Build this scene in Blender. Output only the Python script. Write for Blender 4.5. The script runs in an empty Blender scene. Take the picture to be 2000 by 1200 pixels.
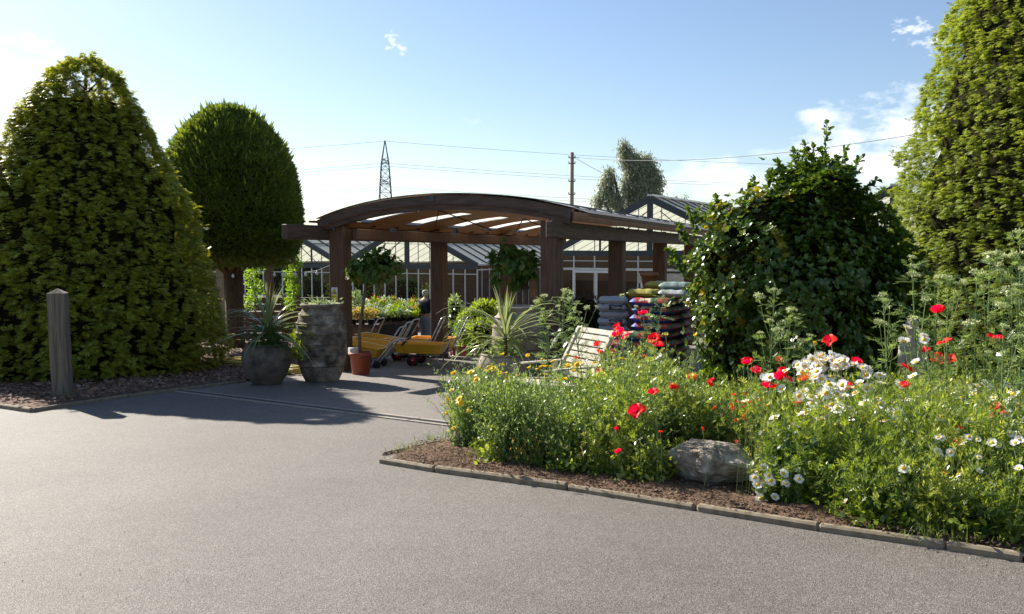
import bpy, math, random
import numpy as np
from mathutils import Vector, Matrix
R = math.radians
random.seed(7); rng = np.random.default_rng(11)
scene = bpy.context.scene
COL = scene.collection

# ------------------------------------------------------------------ camera
F = 1555.0; PITCH = math.atan(105/1555.0)
cd = bpy.data.cameras.new('Camera'); cam = bpy.data.objects.new('Camera', cd); COL.objects.link(cam)
cam.location = (0, 0, 0); cam.rotation_euler = (R(90)-PITCH, 0, 0)
cd.lens = 36*F/2000; cd.sensor_width = 36; cd.clip_start = .05; cd.clip_end = 3000
scene.camera = cam

# ------------------------------------------------------------------ light
SUN_AZ = -44.5   # degrees from +Y, negative = to the left
SUN_EL = 33.0
w = bpy.data.worlds.new('World'); scene.world = w; w.use_nodes = True
nt = w.node_tree; nt.nodes.clear()
def N(t, ty, **k):
    n = t.nodes.new(ty)
    for a, b in k.items(): setattr(n, a, b)
    return n
out = N(nt, 'ShaderNodeOutputWorld'); bg = N(nt, 'ShaderNodeBackground'); bg.inputs[1].default_value = .071
sky = N(nt, 'ShaderNodeTexSky', sky_type='NISHITA', sun_disc=False)
sky.sun_elevation = R(SUN_EL); sky.sun_rotation = R(SUN_AZ); sky.air_density = 1.1; sky.dust_density = .35; sky.ozone_density = 3.0
def mth(t, op, a, b=None, c=None, clamp=False):
    n = N(t, 'ShaderNodeMath', operation=op); n.use_clamp = clamp
    for i, v in enumerate((a, b, c)):
        if v is None: continue
        if isinstance(v, (int, float)): n.inputs[i].default_value = v
        else: t.links.new(v, n.inputs[i])
    return n.outputs[0]
tc = N(nt, 'ShaderNodeTexCoord'); sep = N(nt, 'ShaderNodeSeparateXYZ'); nt.links.new(tc.outputs['Generated'], sep.inputs[0])
az = mth(nt, 'ARCTAN2', sep.outputs[0], sep.outputs[1]); el = mth(nt, 'ARCSINE', sep.outputs[2])
nz = N(nt, 'ShaderNodeTexNoise'); nz.inputs['Scale'].default_value = 13; nz.inputs['Detail'].default_value = 9; nz.inputs['Roughness'].default_value = .62
cmb = N(nt, 'ShaderNodeCombineXYZ'); nt.links.new(az, cmb.inputs[0]); nt.links.new(mth(nt, 'MULTIPLY', el, 1.8), cmb.inputs[1]); nt.links.new(cmb.outputs[0], nz.inputs['Vector'])
nn = mth(nt, 'MULTIPLY', mth(nt, 'SUBTRACT', nz.outputs[0], .5), 4.6)
nz2 = N(nt, 'ShaderNodeTexNoise'); nz2.inputs['Scale'].default_value = 70; nz2.inputs['Detail'].default_value = 7; nz2.inputs['Roughness'].default_value = .65; nt.links.new(cmb.outputs[0], nz2.inputs['Vector'])
nn2 = mth(nt, 'MULTIPLY', mth(nt, 'SUBTRACT', nz2.outputs[0], .5), 5.5)
tot = None
# clouds: pixel centre, half sizes, density
for (x, y, rx, ry, st) in [(1760, 258, 235, 78, 1.0), (1600, 232, 75, 20, .75), (1700, 320, 190, 45, .8), (774, 90, 26, 24, .75), (788, 103, 24, 16, .75), (1775, 70, 66, 28, .7), (1800, 92, 48, 28, .65), (1745, 56, 34, 18, .5), (1420, 352, 230, 50, .6), (930, 240, 60, 16, .12), (60, 260, 120, 170, .9), (1500, 305, 80, 16, .4)]:
    a0 = math.atan2((x-1000)/F, 1); e0 = math.atan2((495-y)/F, math.hypot(1, (x-1000)/F))
    ra, re = rx/F*.85, ry/F
    q = mth(nt, 'ADD', mth(nt, 'POWER', mth(nt, 'ABSOLUTE', mth(nt, 'DIVIDE', mth(nt, 'SUBTRACT', az, a0), ra)), 2), mth(nt, 'POWER', mth(nt, 'ABSOLUTE', mth(nt, 'DIVIDE', mth(nt, 'SUBTRACT', el, e0), re)), 2))
    m = mth(nt, 'MULTIPLY', mth(nt, 'ADD', mth(nt, 'SUBTRACT', .8 if rx > 72 else .3, q), nn if rx > 72 else nn2), st, clamp=True)
    tot = m if tot is None else mth(nt, 'MAXIMUM', tot, m)
tot = mth(nt, 'MULTIPLY', tot, .8)
mx = N(nt, 'ShaderNodeMix', data_type='RGBA'); nt.links.new(tot, mx.inputs[0]); hsk = N(nt, 'ShaderNodeMix', data_type='RGBA', blend_type='MULTIPLY'); hsk.inputs[0].default_value = 1; nt.links.new(sky.outputs[0], hsk.inputs[6]); hsk.inputs[7].default_value = (1.02, .965, .96, 1); nt.links.new(hsk.outputs[2], mx.inputs[6]); mx.inputs[7].default_value = (10.0, 9.9, 10.2, 1)
nt.links.new(mx.outputs[2], bg.inputs[0]); nt.links.new(bg.outputs[0], out.inputs[0])
sd = bpy.data.lights.new('Sun', 'SUN'); sd.energy = 5.0; sd.angle = R(.53); sd.color = (1, .935, .82)
sun = bpy.data.objects.new('Sun', sd); COL.objects.link(sun)
sv = Vector((math.sin(R(SUN_AZ))*math.cos(R(SUN_EL)), math.cos(R(SUN_AZ))*math.cos(R(SUN_EL)), math.sin(R(SUN_EL))))
sun.rotation_euler = sv.to_track_quat('Z', 'Y').to_euler(); sun.location = (-20, 20, 30)
scene.view_settings.view_transform = 'Standard'; scene.view_settings.look = 'None'; scene.view_settings.gamma = 1
scene.view_settings.exposure = 1.15
scene.cycles.max_bounces = 8; scene.cycles.transparent_max_bounces = 12; scene.cycles.diffuse_bounces = 4

# ------------------------------------------------------------------ projection helpers
cp, sp = math.cos(PITCH), math.sin(PITCH)
def ray(x, y):
    u = (x-1000)/F; v = (600-y)/F
    return Vector((u, cp+v*sp, -sp+v*cp))
def at(x, y, Y):
    d = ray(x, y); return d*(Y/d.y)
SL = .058; H0 = 1.35
def gz(y, x=0):
    if y > 34: return -H0-SL*34-min((y-34), 6)*SL*.5*(1-min((y-34), 6)/12)
    if y < -6: return -H0+SL*6
    return -H0-SL*y
def gp(x, y):
    d = ray(x, y); return d*(-H0/(d.z+SL*d.y))

# ------------------------------------------------------------------ materials
def setin(b, k, v):
    if k in b.inputs: b.inputs[k].default_value = v
def newmat(name):
    m = bpy.data.materials.new(name); m.use_nodes = True
    t = m.node_tree; t.nodes.clear()
    o = N(t, 'ShaderNodeOutputMaterial'); b = N(t, 'ShaderNodeBsdfPrincipled'); t.links.new(b.outputs[0], o.inputs[0])
    return m, t, b, o
def ramp(t, fac, stops):
    r = N(t, 'ShaderNodeValToRGB'); e = r.color_ramp.elements
    while len(e) < len(stops): e.new(.5)
    for i, (p, c) in enumerate(stops): e[i].position = p; e[i].color = (*c, 1)
    t.links.new(fac, r.inputs[0]); return r.outputs[0]
def noise(t, scale, detail=4, rough=.55, vec=None, dist=0, obj=True, stretch=None):
    n = N(t, 'ShaderNodeTexNoise'); n.inputs['Scale'].default_value = scale; n.inputs['Detail'].default_value = detail
    n.inputs['Roughness'].default_value = rough; n.inputs['Distortion'].default_value = dist
    c = N(t, 'ShaderNodeTexCoord'); src = c.outputs['Object']
    if stretch:
        mp = N(t, 'ShaderNodeMapping'); mp.inputs['Scale'].default_value = stretch; t.links.new(src, mp.inputs[0]); src = mp.outputs[0]
    t.links.new(src, n.inputs['Vector']); return n.outputs[0]
def bump(t, b, h, s=.3, d=.01):
    n = N(t, 'ShaderNodeBump'); n.inputs['Strength'].default_value = s; n.inputs['Distance'].default_value = d
    t.links.new(h, n.inputs['Height']); t.links.new(n.outputs[0], b.inputs['Normal'])
def mat(name, c1, c2=None, rough=.6, scale=8, metal=0, bs=0, bd=.01, stretch=None, detail=5, lo=.3, hi=.7, spec=.5, c3=None):
    m, t, b, o = newmat(name)
    setin(b, 'Roughness', rough); setin(b, 'Metallic', metal); setin(b, 'Specular IOR Level', spec)
    if c2 is None: c2 = tuple(x*.75 for x in c1)
    n = noise(t, scale, detail, .6, stretch=stretch)
    st = [(lo, c1), (hi, c2)] if c3 is None else [(lo, c1), ((lo+hi)/2, c2), (hi, c3)]
    t.links.new(ramp(t, n, st), b.inputs['Base Color'])
    if bs: bump(t, b, n, bs, bd)
    return m
def leafmat(name, c1, c2, tr=.35, rough=.45, spec=.5, c3=None):
    m, t, b, o = newmat(name)
    g = N(t, 'ShaderNodeNewGeometry'); st = [(0, c1), (1, c2)] if c3 is None else [(0, c1), (.75, c2), (1, c3)]
    big = noise(t, 1.7, 2)
    f = mth(t, 'ADD', mth(t, 'MULTIPLY', g.outputs['Random Per Island'], .7), mth(t, 'MULTIPLY', mth(t, 'SUBTRACT', big, .35), 1.0), clamp=True)
    c = ramp(t, f, st)
    t.links.new(c, b.inputs['Base Color']); setin(b, 'Roughness', rough); setin(b, 'Specular IOR Level', spec)
    tl = N(t, 'ShaderNodeBsdfTranslucent'); hs = N(t, 'ShaderNodeHueSaturation'); hs.inputs['Hue'].default_value = .485; hs.inputs['Saturation'].default_value = 1.1; hs.inputs['Value'].default_value = 1.7
    t.links.new(c, hs.inputs['Color']); t.links.new(hs.outputs[0], tl.inputs[0])
    mx = N(t, 'ShaderNodeMixShader'); mx.inputs[0].default_value = tr
    t.links.new(b.outputs[0], mx.inputs[1]); t.links.new(tl.outputs[0], mx.inputs[2]); t.links.new(mx.outputs[0], o.inputs[0])
    return m
M = {}
def asphalt(name, a, b_, sc=95):
    m, t, b, o = newmat(name)
    v = N(t, 'ShaderNodeTexVoronoi'); v.inputs['Scale'].default_value = sc
    c = N(t, 'ShaderNodeTexCoord'); t.links.new(c.outputs['Object'], v.inputs['Vector'])
    sepc = N(t, 'ShaderNodeSeparateColor'); t.links.new(v.outputs['Color'], sepc.inputs[0])
    big = noise(t, .4, 9, .72); mid = noise(t, 14, 5, .7)
    f = mth(t, 'ADD', mth(t, 'MULTIPLY', sepc.outputs[0], .62), mth(t, 'ADD', mth(t, 'MULTIPLY', mid, .25), mth(t, 'MULTIPLY', big, .5)))
    t.links.new(ramp(t, f, [(.26, a), (.68, b_), (1.0, tuple(x*2.1 for x in b_))]), b.inputs['Base Color'])
    setin(b, 'Roughness', .72); setin(b, 'Specular IOR Level', .35)
    hgt = mth(t, 'ADD', mth(t, 'SUBTRACT', .6, v.outputs['Distance']), mth(t, 'MULTIPLY', sepc.outputs[1], .5))
    bump(t, b, hgt, .6, .004)
    return m
M['asphalt'] = asphalt('asphalt', (.058, .051, .045), (.122, .109, .096), 210)
M['paving'] = asphalt('yard tarmac', (.09, .080, .071), (.14, .125, .110), 190)
M['soil'] = mat('soil', (.085, .050, .033), (.19, .125, .085), .95, 16, bs=1, bd=.04, detail=9, spec=.1)
M['bark'] = mat('bark chips', (.07, .042, .028), (.22, .14, .10), .9, 22, bs=1, bd=.03, detail=8, spec=.2)
M['kerb'] = mat('concrete kerb', (.15, .115, .075), (.29, .235, .16), .85, 14, bs=.5, bd=.006)
M['grate'] = mat('steel grate', (.10, .10, .10), (.2, .2, .2), .45, 30, metal=.8)
M['concrete'] = mat('channel concrete', (.22, .19, .15), (.33, .29, .24), .85, 12, bs=.3)
M['timber'] = mat('stained timber', (.058, .030, .017), (.165, .082, .045), .6, 3, bs=.3, bd=.01, stretch=(9, 9, .8), detail=7)
M['timber_grey'] = mat('weathered stained timber', (.04, .022, .015), (.13, .078, .052), .65, 2.5, bs=.3, bd=.01, stretch=(1, 1, 8), detail=7)
M['ply'] = mat('roof boarding', (.34, .145, .055), (.52, .25, .105), .55, 1.6, stretch=(1, 5, 5), detail=6)
M['post'] = mat('weathered softwood', (.07, .058, .042), (.23, .19, .14), .9, 2.5, bs=.7, bd=.01, stretch=(14, 14, .7), detail=8)
M['urn'] = mat('old stoneware', (.05, .037, .027), (.20, .155, .115), .88, 5, bs=.9, bd=.02, detail=11, c3=(.46, .39, .31), lo=.36, hi=.70)
M['pot'] = mat('dark stoneware', (.035, .027, .019), (.14, .11, .08), .8, 6, bs=.6, bd=.015, detail=8, c3=(.2, .17, .14), lo=.3, hi=.85)
M['pot_pale'] = mat('pale stoneware', (.19, .155, .115), (.38, .32, .25), .85, 6, bs=.6, bd=.015, detail=8)
M['plastic_red'] = mat('terracotta plastic', (.30, .055, .025), (.36, .08, .035), .45, 5)
M['plastic_green'] = mat('green plastic pot', (.22, .33, .05), (.30, .40, .08), .45, 5)
M['plastic_black'] = mat('black plastic', (.012, .012, .013), (.03, .03, .03), .4, 5)
M['plastic_crimson'] = mat('red plastic pot', (.33, .02, .03), (.4, .03, .04), .4, 5)
M['orange'] = mat('orange trolley tray', (.85, .42, .025), (.95, .52, .04), .4, 4)
M['steel'] = mat('galvanised tube', (.42, .43, .44), (.6, .61, .62), .33, 20, metal=.85)
M['rubber'] = mat('rubber', (.012, .012, .012), (.03, .03, .03), .75, 20)
M['rim'] = mat('red wheel rim', (.32, .012, .018), (.42, .02, .03), .35, 10)
M['white'] = mat('white paint', (.72, .72, .70), (.8, .8, .78), .5, 10)
M['frame'] = mat('dark grey frame paint', (.028, .036, .042), (.045, .055, .062), .5, 6)
M['alu'] = mat('aluminium bar', (.5, .51, .5), (.66, .67, .66), .4, 10, metal=.3)
M['clad_dark'] = mat('dark timber boards', (.04, .022, .012), (.09, .052, .028), .7, 2, stretch=(1, 1, 14))
M['cladding'] = mat('sandy timber boards', (.16, .085, .04), (.28, .16, .08), .7, 2, stretch=(1, 1, 14))
M['rock'] = mat('rock', (.11, .085, .06), (.33, .28, .21), .85, 6, bs=1, bd=.05, detail=13, c3=(.68, .63, .54), lo=.34, hi=.68)
M['rock_dark'] = mat('brown rock', (.09, .07, .055), (.2, .165, .13), .85, 7, bs=1, bd=.04, detail=9)
M['bleached'] = mat('bleached slats', (.36, .32, .25), (.60, .56, .47), .85, 3, bs=.5, bd=.005, detail=8, stretch=(3, 3, 3))
M['hose'] = mat('yellow hose', (.5, .42, .10), (.6, .5, .16), .45, 6)
M['trunk'] = mat('tree bark', (.04, .028, .018), (.13, .08, .048), .9, 6, bs=.8, bd=.03, stretch=(6, 6, 1), detail=7)
M['trunk_pale'] = mat('young bark', (.12, .08, .05), (.2, .14, .09), .8, 9, bs=.4)
M['grey_wood'] = mat('pale grey wood', (.19, .16, .12), (.32, .27, .21), .8, 3, stretch=(8, 8, .6), bs=.3)
M['pylon'] = mat('galvanised lattice', (.06, .065, .08), (.09, .095, .11), .6, 1)
M['wire'] = mat('cable', (.16, .17, .19), (.2, .21, .23), .6, 1)
M['statue'] = mat('lichened stone', (.24, .21, .16), (.38, .34, .27), .9, 8, bs=.6)
M['stem'] = mat('green stem', (.10, .17, .045), (.17, .25, .07), .6, 12)
M['skin'] = mat('skin', (.42, .23, .16), (.48, .28, .2), .55, 10)
M['navy'] = mat('navy jumper', (.008, .012, .03), (.016, .02, .045), .85, 20)
M['apron'] = mat('pale blue trousers', (.20, .24, .34), (.28, .32, .43), .85, 6)
M['greyhair'] = mat('grey hair', (.4, .38, .36), (.6, .58, .55), .8, 30)
# petals
def petal(name, c1, c2, tr=.3, rough=.5):
    return leafmat(name, c1, c2, tr, rough, .3)
M['poppy'] = petal('poppy petals', (.74, .012, .006), (.88, .045, .012), .45)
M['poppy_orange'] = petal('orange poppy petals', (.75, .09, .02), (.85, .14, .03), .35)
M['poppy_dark'] = mat('poppy centre', (.01, .01, .012), (.03, .03, .02), .7, 30)
M['daisy'] = petal('daisy petals', (.78, .78, .76), (.88, .88, .86), .2)
M['yolk'] = mat('daisy disc', (.7, .42, .02), (.8, .5, .03), .7, 80, bs=.6, bd=.004)
M['yellow'] = petal('yellow petals', (.8, .58, .03), (.88, .68, .06), .25)
M['umbel'] = leafmat('umbel florets', (.36, .42, .17), (.60, .64, .38), .25)
# foliage
M['cyp'] = leafmat('golden cypress sprays', (.125, .15, .024), (.36, .39, .055), .38, .48, .4, (.46, .44, .05))
M['cyp_light'] = leafmat('bright cypress sprays', (.105, .15, .026), (.25, .31, .05), .40, .45, .4, (.42, .46, .09))
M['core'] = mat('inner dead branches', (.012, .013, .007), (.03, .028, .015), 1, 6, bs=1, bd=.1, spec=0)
M['yew'] = leafmat('clipped yew needles', (.035, .062, .010), (.12, .17, .025), .42, .42, .5, (.30, .36, .06))
M['choisya'] = leafmat('glossy evergreen leaves', (.034, .072, .010), (.10, .17, .022), .32, .30, .6, (.24, .27, .03))
M['choisya_sunlit'] = leafmat('sunlit tinted evergreen leaves', (.20, .20, .02), (.40, .34, .03), .3, .35, .6)  # yellow leaf colour stands in for sunlight on the shrub's left tips
M['willow'] = leafmat('willow leaves', (.15, .18, .10), (.36, .39, .26), .3, .45, .5)
M['bed'] = leafmat('meadow leaves', (.08, .135, .022), (.26, .34, .05), .46, .36, .8, (.50, .50, .14))
M['bed_grey'] = leafmat('grey green leaves', (.11, .18, .05), (.30, .40, .13), .42, .3, 1.0)
M['bed_dry'] = leafmat('dry yellow leaves', (.22, .20, .05), (.40, .34, .10), .35, .5, .4, (.38, .20, .06))
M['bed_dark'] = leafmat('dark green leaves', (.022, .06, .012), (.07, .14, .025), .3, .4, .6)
M['strap'] = leafmat('cordyline leaves', (.12, .17, .05), (.26, .30, .14), .35, .2, 1.0, (.5, .48, .28))
M['fern'] = leafmat('bright fern leaves', (.13, .22, .02), (.27, .38, .04), .4, .5, .4)
M['acer'] = leafmat('acer leaves', (.045, .10, .02), (.11, .19, .035), .35, .45, .4, (.26, .16, .05))
M['lime'] = leafmat('lime foliage', (.15, .24, .03), (.32, .42, .07), .4, .5, .4)
M['climb'] = leafmat('climber leaves', (.12, .24, .03), (.28, .42, .06), .45, .45, .5)
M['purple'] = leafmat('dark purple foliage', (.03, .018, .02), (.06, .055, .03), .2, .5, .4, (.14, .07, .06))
M['varieg'] = leafmat('variegated foliage', (.10, .18, .06), (.34, .42, .22), .3, .4, .6, (.5, .3, .2))
M['red_flower'] = petal('red bedding petals', (.28, .012, .03), (.42, .03, .06))
M['orange_flower'] = petal('orange bedding petals', (.7, .16, .02), (.8, .25, .03))
M['grass'] = leafmat('grass blades', (.10, .17, .03), (.22, .30, .07), .35, .5, .4)

def glassmat(name, col, trans, rough=.05):
    m, t, b, o = newmat(name)
    setin(b, 'Base Color', (*col, 1)); setin(b, 'Roughness', rough); setin(b, 'Specular IOR Level', .6)
    tr = N(t, 'ShaderNodeBsdfTransparent'); tr.inputs[0].default_value = (.82, .86, .84, 1)
    mx = N(t, 'ShaderNodeMixShader'); mx.inputs[0].default_value = trans
    t.links.new(b.outputs[0], mx.inputs[1]); t.links.new(tr.outputs[0], mx.inputs[2]); t.links.new(mx.outputs[0], o.inputs[0])
    return m
M['glass'] = glassmat('greenhouse glass', (.02, .022, .02), .82)
def panelmat(name, c, tr=.6):
    m, t, b, o = newmat(name); n = noise(t, 1.2, 5, .6)
    cc = ramp(t, n, [(.3, tuple(x*.88 for x in c)), (.7, c)])
    t.links.new(cc, b.inputs['Base Color']); setin(b, 'Roughness', .3)
    tl = N(t, 'ShaderNodeBsdfTranslucent'); t.links.new(cc, tl.inputs[0])
    mx = N(t, 'ShaderNodeMixShader'); mx.inputs[0].default_value = tr
    t.links.new(b.outputs[0], mx.inputs[1]); t.links.new(tl.outputs[0], mx.inputs[2]); t.links.new(mx.outputs[0], o.inputs[0])
    return m
M['panel'] = panelmat('whitewashed roof glass', (.82, .80, .68), .5)
M['skylight'] = panelmat('milky roof sheet', (.86, .84, .78), .75)
# ------------------------------------------------------------------ object helpers
def tag(o, label=None, cat=None, group=None, kind=None):
    if label: o['label'] = label
    if cat: o['category'] = cat
    if group: o['group'] = group
    if kind: o['kind'] = kind
    return o
def empty(name, loc, rz=0, label=None, cat=None, group=None):
    o = bpy.data.objects.new(name, None); COL.objects.link(o); o.location = loc; o.rotation_euler = (0, 0, rz)
    o.empty_display_size = .1
    return tag(o, label, cat, group)
def link(name, me, m, parent=None, smooth=False):
    if m is not None and len(me.materials) == 0: me.materials.append(m)
    if smooth: me.polygons.foreach_set('use_smooth', [True]*len(me.polygons))
    o = bpy.data.objects.new(name, me); COL.objects.link(o)
    if parent: o.parent = parent
    return o
class MB:
    """mesh accumulator in the local space of its parent"""
    def __init__(s): s.v = []; s.f = []; s.n = 0
    def add(s, vs, fs):
        b = s.n; s.v += [tuple(p) for p in vs]; s.f += [tuple(i+b for i in f) for f in fs]; s.n += len(vs); return s
    def box(s, c, d, rz=0, m=None, bev=0):
        x, y, z = [k/2 for k in d]; c = Vector(c)
        if bev:
            b = min(bev, x*.9, y*.9, z*.9); vs = []
            for sx in (-1, 1):
                for sy in (-1, 1):
                    for sz in (-1, 1):
                        vs += [(sx*x, sy*(y-b), sz*(z-b)), (sx*(x-b), sy*y, sz*(z-b)), (sx*(x-b), sy*(y-b), sz*z)]
            def id(sx, sy, sz, k): return ((sx > 0)*4+(sy > 0)*2+(sz > 0))*3+k
            fs = []
            for sg in (-1, 1):
                for k, (a, b2) in enumerate(((1, 2), (0, 2), (0, 1))):
                    q = []
                    for u, v in ((-1, -1), (1, -1), (1, 1), (-1, 1)):
                        t3 = [0, 0, 0]; t3[k] = sg; t3[a] = u; t3[b2] = v; q.append(id(*t3, k))
                    if (sg > 0) == (k == 1): q = q[::-1]
                    fs.append(q)
            for k in range(3):
                a, b2 = [i for i in range(3) if i != k]
                for u in (-1, 1):
                    for v in (-1, 1):
                        p0 = [0]*3; p1 = [0]*3; p0[k] = -1; p1[k] = 1
                        for p in (p0, p1): p[a] = u; p[b2] = v
                        fs.append([id(*p0, a), id(*p1, a), id(*p1, b2), id(*p0, b2)])
            for sx in (-1, 1):
                for sy in (-1, 1):
                    for sz in (-1, 1): fs.append([id(sx, sy, sz, 0), id(sx, sy, sz, 1), id(sx, sy, sz, 2)])
        else:
            vs = [(i*x, j*y, k*z) for i in (-1, 1) for j in (-1, 1) for k in (-1, 1)]
            fs = [(0, 1, 3, 2), (4, 6, 7, 5), (0, 4, 5, 1), (2, 3, 7, 6), (0, 2, 6, 4), (1, 5, 7, 3)]
        Mx = Matrix.Rotation(rz, 4, 'Z') if m is None else m
        return s.add([c+(Mx.to_3x3() @ Vector(p)) for p in vs], fs)
    def bar(s, a, b, wd, ht=None, up=(0, 0, 1)):
        """rectangular bar from a to b"""
        a, b = Vector(a), Vector(b); d = b-a; L = d.length; d.normalize(); up = Vector(up)
        if abs(d.dot(up)) > .98: up = Vector((0, 1, 0))
        sd_ = d.cross(up).normalized(); u = sd_.cross(d); ht = ht or wd; vs = []
        for p in (a, b):
            for i, j in ((-1, -1), (1, -1), (1, 1), (-1, 1)): vs.append(p+sd_*(i*wd/2)+u*(j*ht/2))
        return s.add(vs, [(0, 3, 2, 1), (4, 5, 6, 7), (0, 1, 5, 4), (1, 2, 6, 5), (2, 3, 7, 6), (3, 0, 4, 7)])
    def tube(s, pts, r, n=8, r2=None, cap=True):
        pts = [Vector(p) for p in pts]; k = len(pts); rings = []; prev = None
        rr = r if isinstance(r, (list, tuple)) else [r+((r2 if r2 is not None else r)-r)*i/(k-1) for i in range(k)]
        for i, p in enumerate(pts):
            d = (pts[min(i+1, k-1)]-pts[max(i-1, 0)]).normalized()
            ref = prev if prev is not None else (Vector((0, 0, 1)) if abs(d.z) < .9 else Vector((1, 0, 0)))
            a = (ref-d*ref.dot(d)).normalized(); b = d.cross(a); prev = a
            rings.append([p+(a*math.cos(2*math.pi*j/n)+b*math.sin(2*math.pi*j/n))*rr[i] for j in range(n)])
        vs = [q for rg in rings for q in rg]; fs = []
        for i in range(k-1):
            for j in range(n): fs.append((i*n+j, i*n+(j+1) % n, (i+1)*n+(j+1) % n, (i+1)*n+j))
        if cap: fs += [tuple(range(n))[::-1], tuple((k-1)*n+j for j in range(n))]
        return s.add(vs, fs)
    def lathe(s, prof, n=32, c=(0, 0, 0), wob=0, cap=True):
        c = Vector(c); vs = []; fs = []; k = len(prof)
        for i, (r, z) in enumerate(prof):
            for j in range(n):
                a = 2*math.pi*j/n; q = r*(1+wob*math.sin(3*a+z*4)+wob*.6*math.sin(5*a-z*7))
                vs.append(c+Vector((q*math.cos(a), q*math.sin(a), z)))
        for i in range(k-1):
            for j in range(n): fs.append((i*n+j, i*n+(j+1) % n, (i+1)*n+(j+1) % n, (i+1)*n+j))
        if cap: fs += [tuple(range(n))[::-1], tuple((k-1)*n+j for j in range(n))]
        return s.add(vs, fs)
    def build(s, name, m, parent=None, smooth=False):
        me = bpy.data.meshes.new(name); me.from_pydata(s.v, [], s.f); me.update()
        return link(name, me, m, parent, smooth)
class Acc:
    """numpy accumulator for foliage"""
    def __init__(s): s.V = []; s.Fc = []; s.n = 0
    def add(s, v, f):
        if len(v) == 0: return
        s.V.append(v); s.Fc.append(f+s.n); s.n += len(v)
    def inst(s, tv, tf, P, X, Y, Z, sc):
        n = len(P); tv = np.asarray(tv, float); tf = np.asarray(tf)
        sc = np.broadcast_to(np.asarray(sc, float), (n,))[:, None, None]
        v = P[:, None, :] + sc*(tv[None, :, 0:1]*X[:, None, :]+tv[None, :, 1:2]*Y[:, None, :]+tv[None, :, 2:3]*Z[:, None, :])
        f = tf[None]+(np.arange(n)*len(tv))[:, None, None]
        s.add(v.reshape(-1, 3), f.reshape(-1, tf.shape[1]))
    def tube(s, pts, r0, r1=None, n=3):
        m = MB(); m.tube(pts, r0, n, r1, cap=False); s.add(np.array(m.v), np.array(m.f))
    def build(s, name, m, parent=None, loc=None, smooth=False):
        V = np.concatenate(s.V).astype(np.float32)
        if loc is not None: V = V-np.array(loc, np.float32)
        me = bpy.data.meshes.new(name); me.vertices.add(len(V)); me.vertices.foreach_set('co', V.ravel())
        L = np.concatenate([f.ravel() for f in s.Fc]).astype(np.int32)
        T = np.concatenate([np.full(len(f), f.shape[1]) for f in s.Fc]).astype(np.int32)
        me.loops.add(len(L)); me.loops.foreach_set('vertex_index', L)
        me.polygons.add(len(T)); st = np.concatenate([[0], np.cumsum(T)[:-1]]).astype(np.int32)
        me.polygons.foreach_set('loop_start', st); me.polygons.foreach_set('loop_total', T)
        me.update(calc_edges=True); me.validate()
        return link(name, me, m, parent, smooth)
def unit(a): return a/np.maximum(np.linalg.norm(a, axis=-1, keepdims=True), 1e-9)
def frames(D, Nn):
    Y = unit(D); X = unit(np.cross(Y, Nn)); Z = np.cross(X, Y); return X, Y, Z
def rnd(n, s=1.0): return rng.normal(0, s, (n, 3))
# leaf templates (x across, y along, z normal), unit length
LEAF = ([(0, 0, 0), (.17, .5, .05), (0, 1, -.05), (-.17, .5, .05)], [(0, 1, 2, 3)])
LEAFW = ([(0, 0, 0), (.27, .35, .06), (.24, .75, .02), (0, 1, -.10), (-.24, .75, .02), (-.27, .35, .06), (0, .5, 0)], [(0, 1, 2, 6), (6, 2, 3, 4), (0, 6, 4, 5)])
def fan():
    v = []; f = []
    def lf(b, t, wd):
        b = np.array(b, float); t = np.array(t, float); d = t-b; s_ = np.array([d[1], -d[0], 0]); s_ /= np.linalg.norm(s_)+1e-9
        k = len(v); m = b+d*.55; v.extend([tuple(b), tuple(m+s_*wd), tuple(t), tuple(m-s_*wd)]); f.append((k, k+1, k+2, k+3))
    lf((0, 0, 0), (0, .55, .10), .09); lf((0, .5, .10), (0.03, 1.05, -.12), .075)
    for sx in (-1, 1):
        lf((0, .12, .02), (sx*.42, .48, 0), .085); lf((0, .32, .06), (sx*.40, .80, -.06), .08); lf((0, .55, .08), (sx*.26, 1.0, -.14), .07)
    return v, f
FAN = fan()
def sines(th, f, seed):
    r = np.random.default_rng(seed); o = 0
    for k in range(9):
        o = o+np.sin(th*r.integers(1, 9)+f*r.uniform(3, 30)+r.uniform(0, 6.3))*r.uniform(.5, 1)
    return o/5.0

# ------------------------------------------------------------------ ground
def sheet(name, poly, off, m, res=None, kind='structure', amp=0, seed=1):
    """flat polygon (list of x,y) laid on the ground plane with an offset"""
    me = bpy.data.meshes.new(name)
    me.from_pydata([(x, y, gz(y)+off) for x, y in poly], [], [tuple(range(len(poly)))]); me.update()
    o = link(name, me, m); tag(o, kind=kind); return o
def grid_sheet(name, xs, ys, zf, m):
    vs = [(x, y, zf(x, y)) for y in ys for x in xs]; n = len(xs); fs = []
    for j in range(len(ys)-1):
        for i in range(n-1): fs.append((j*n+i, j*n+i+1, (j+1)*n+i+1, (j+1)*n+i))
    me = bpy.data.meshes.new(name); me.from_pydata(vs, [], fs); me.update(); o = link(name, me, m, smooth=True); return tag(o, kind='structure')
ys = [-60, -20, -6]+[i*1.0 for i in range(-5, 45)]+[50, 70, 120, 300, 900]
grid_sheet('asphalt_ground', [-900, -300, -60, -20, 0, 20, 60, 300, 900], ys, lambda x, y: gz(y), M['asphalt'])
G = lambda x, y: gp(x, y).to_2d()
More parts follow.
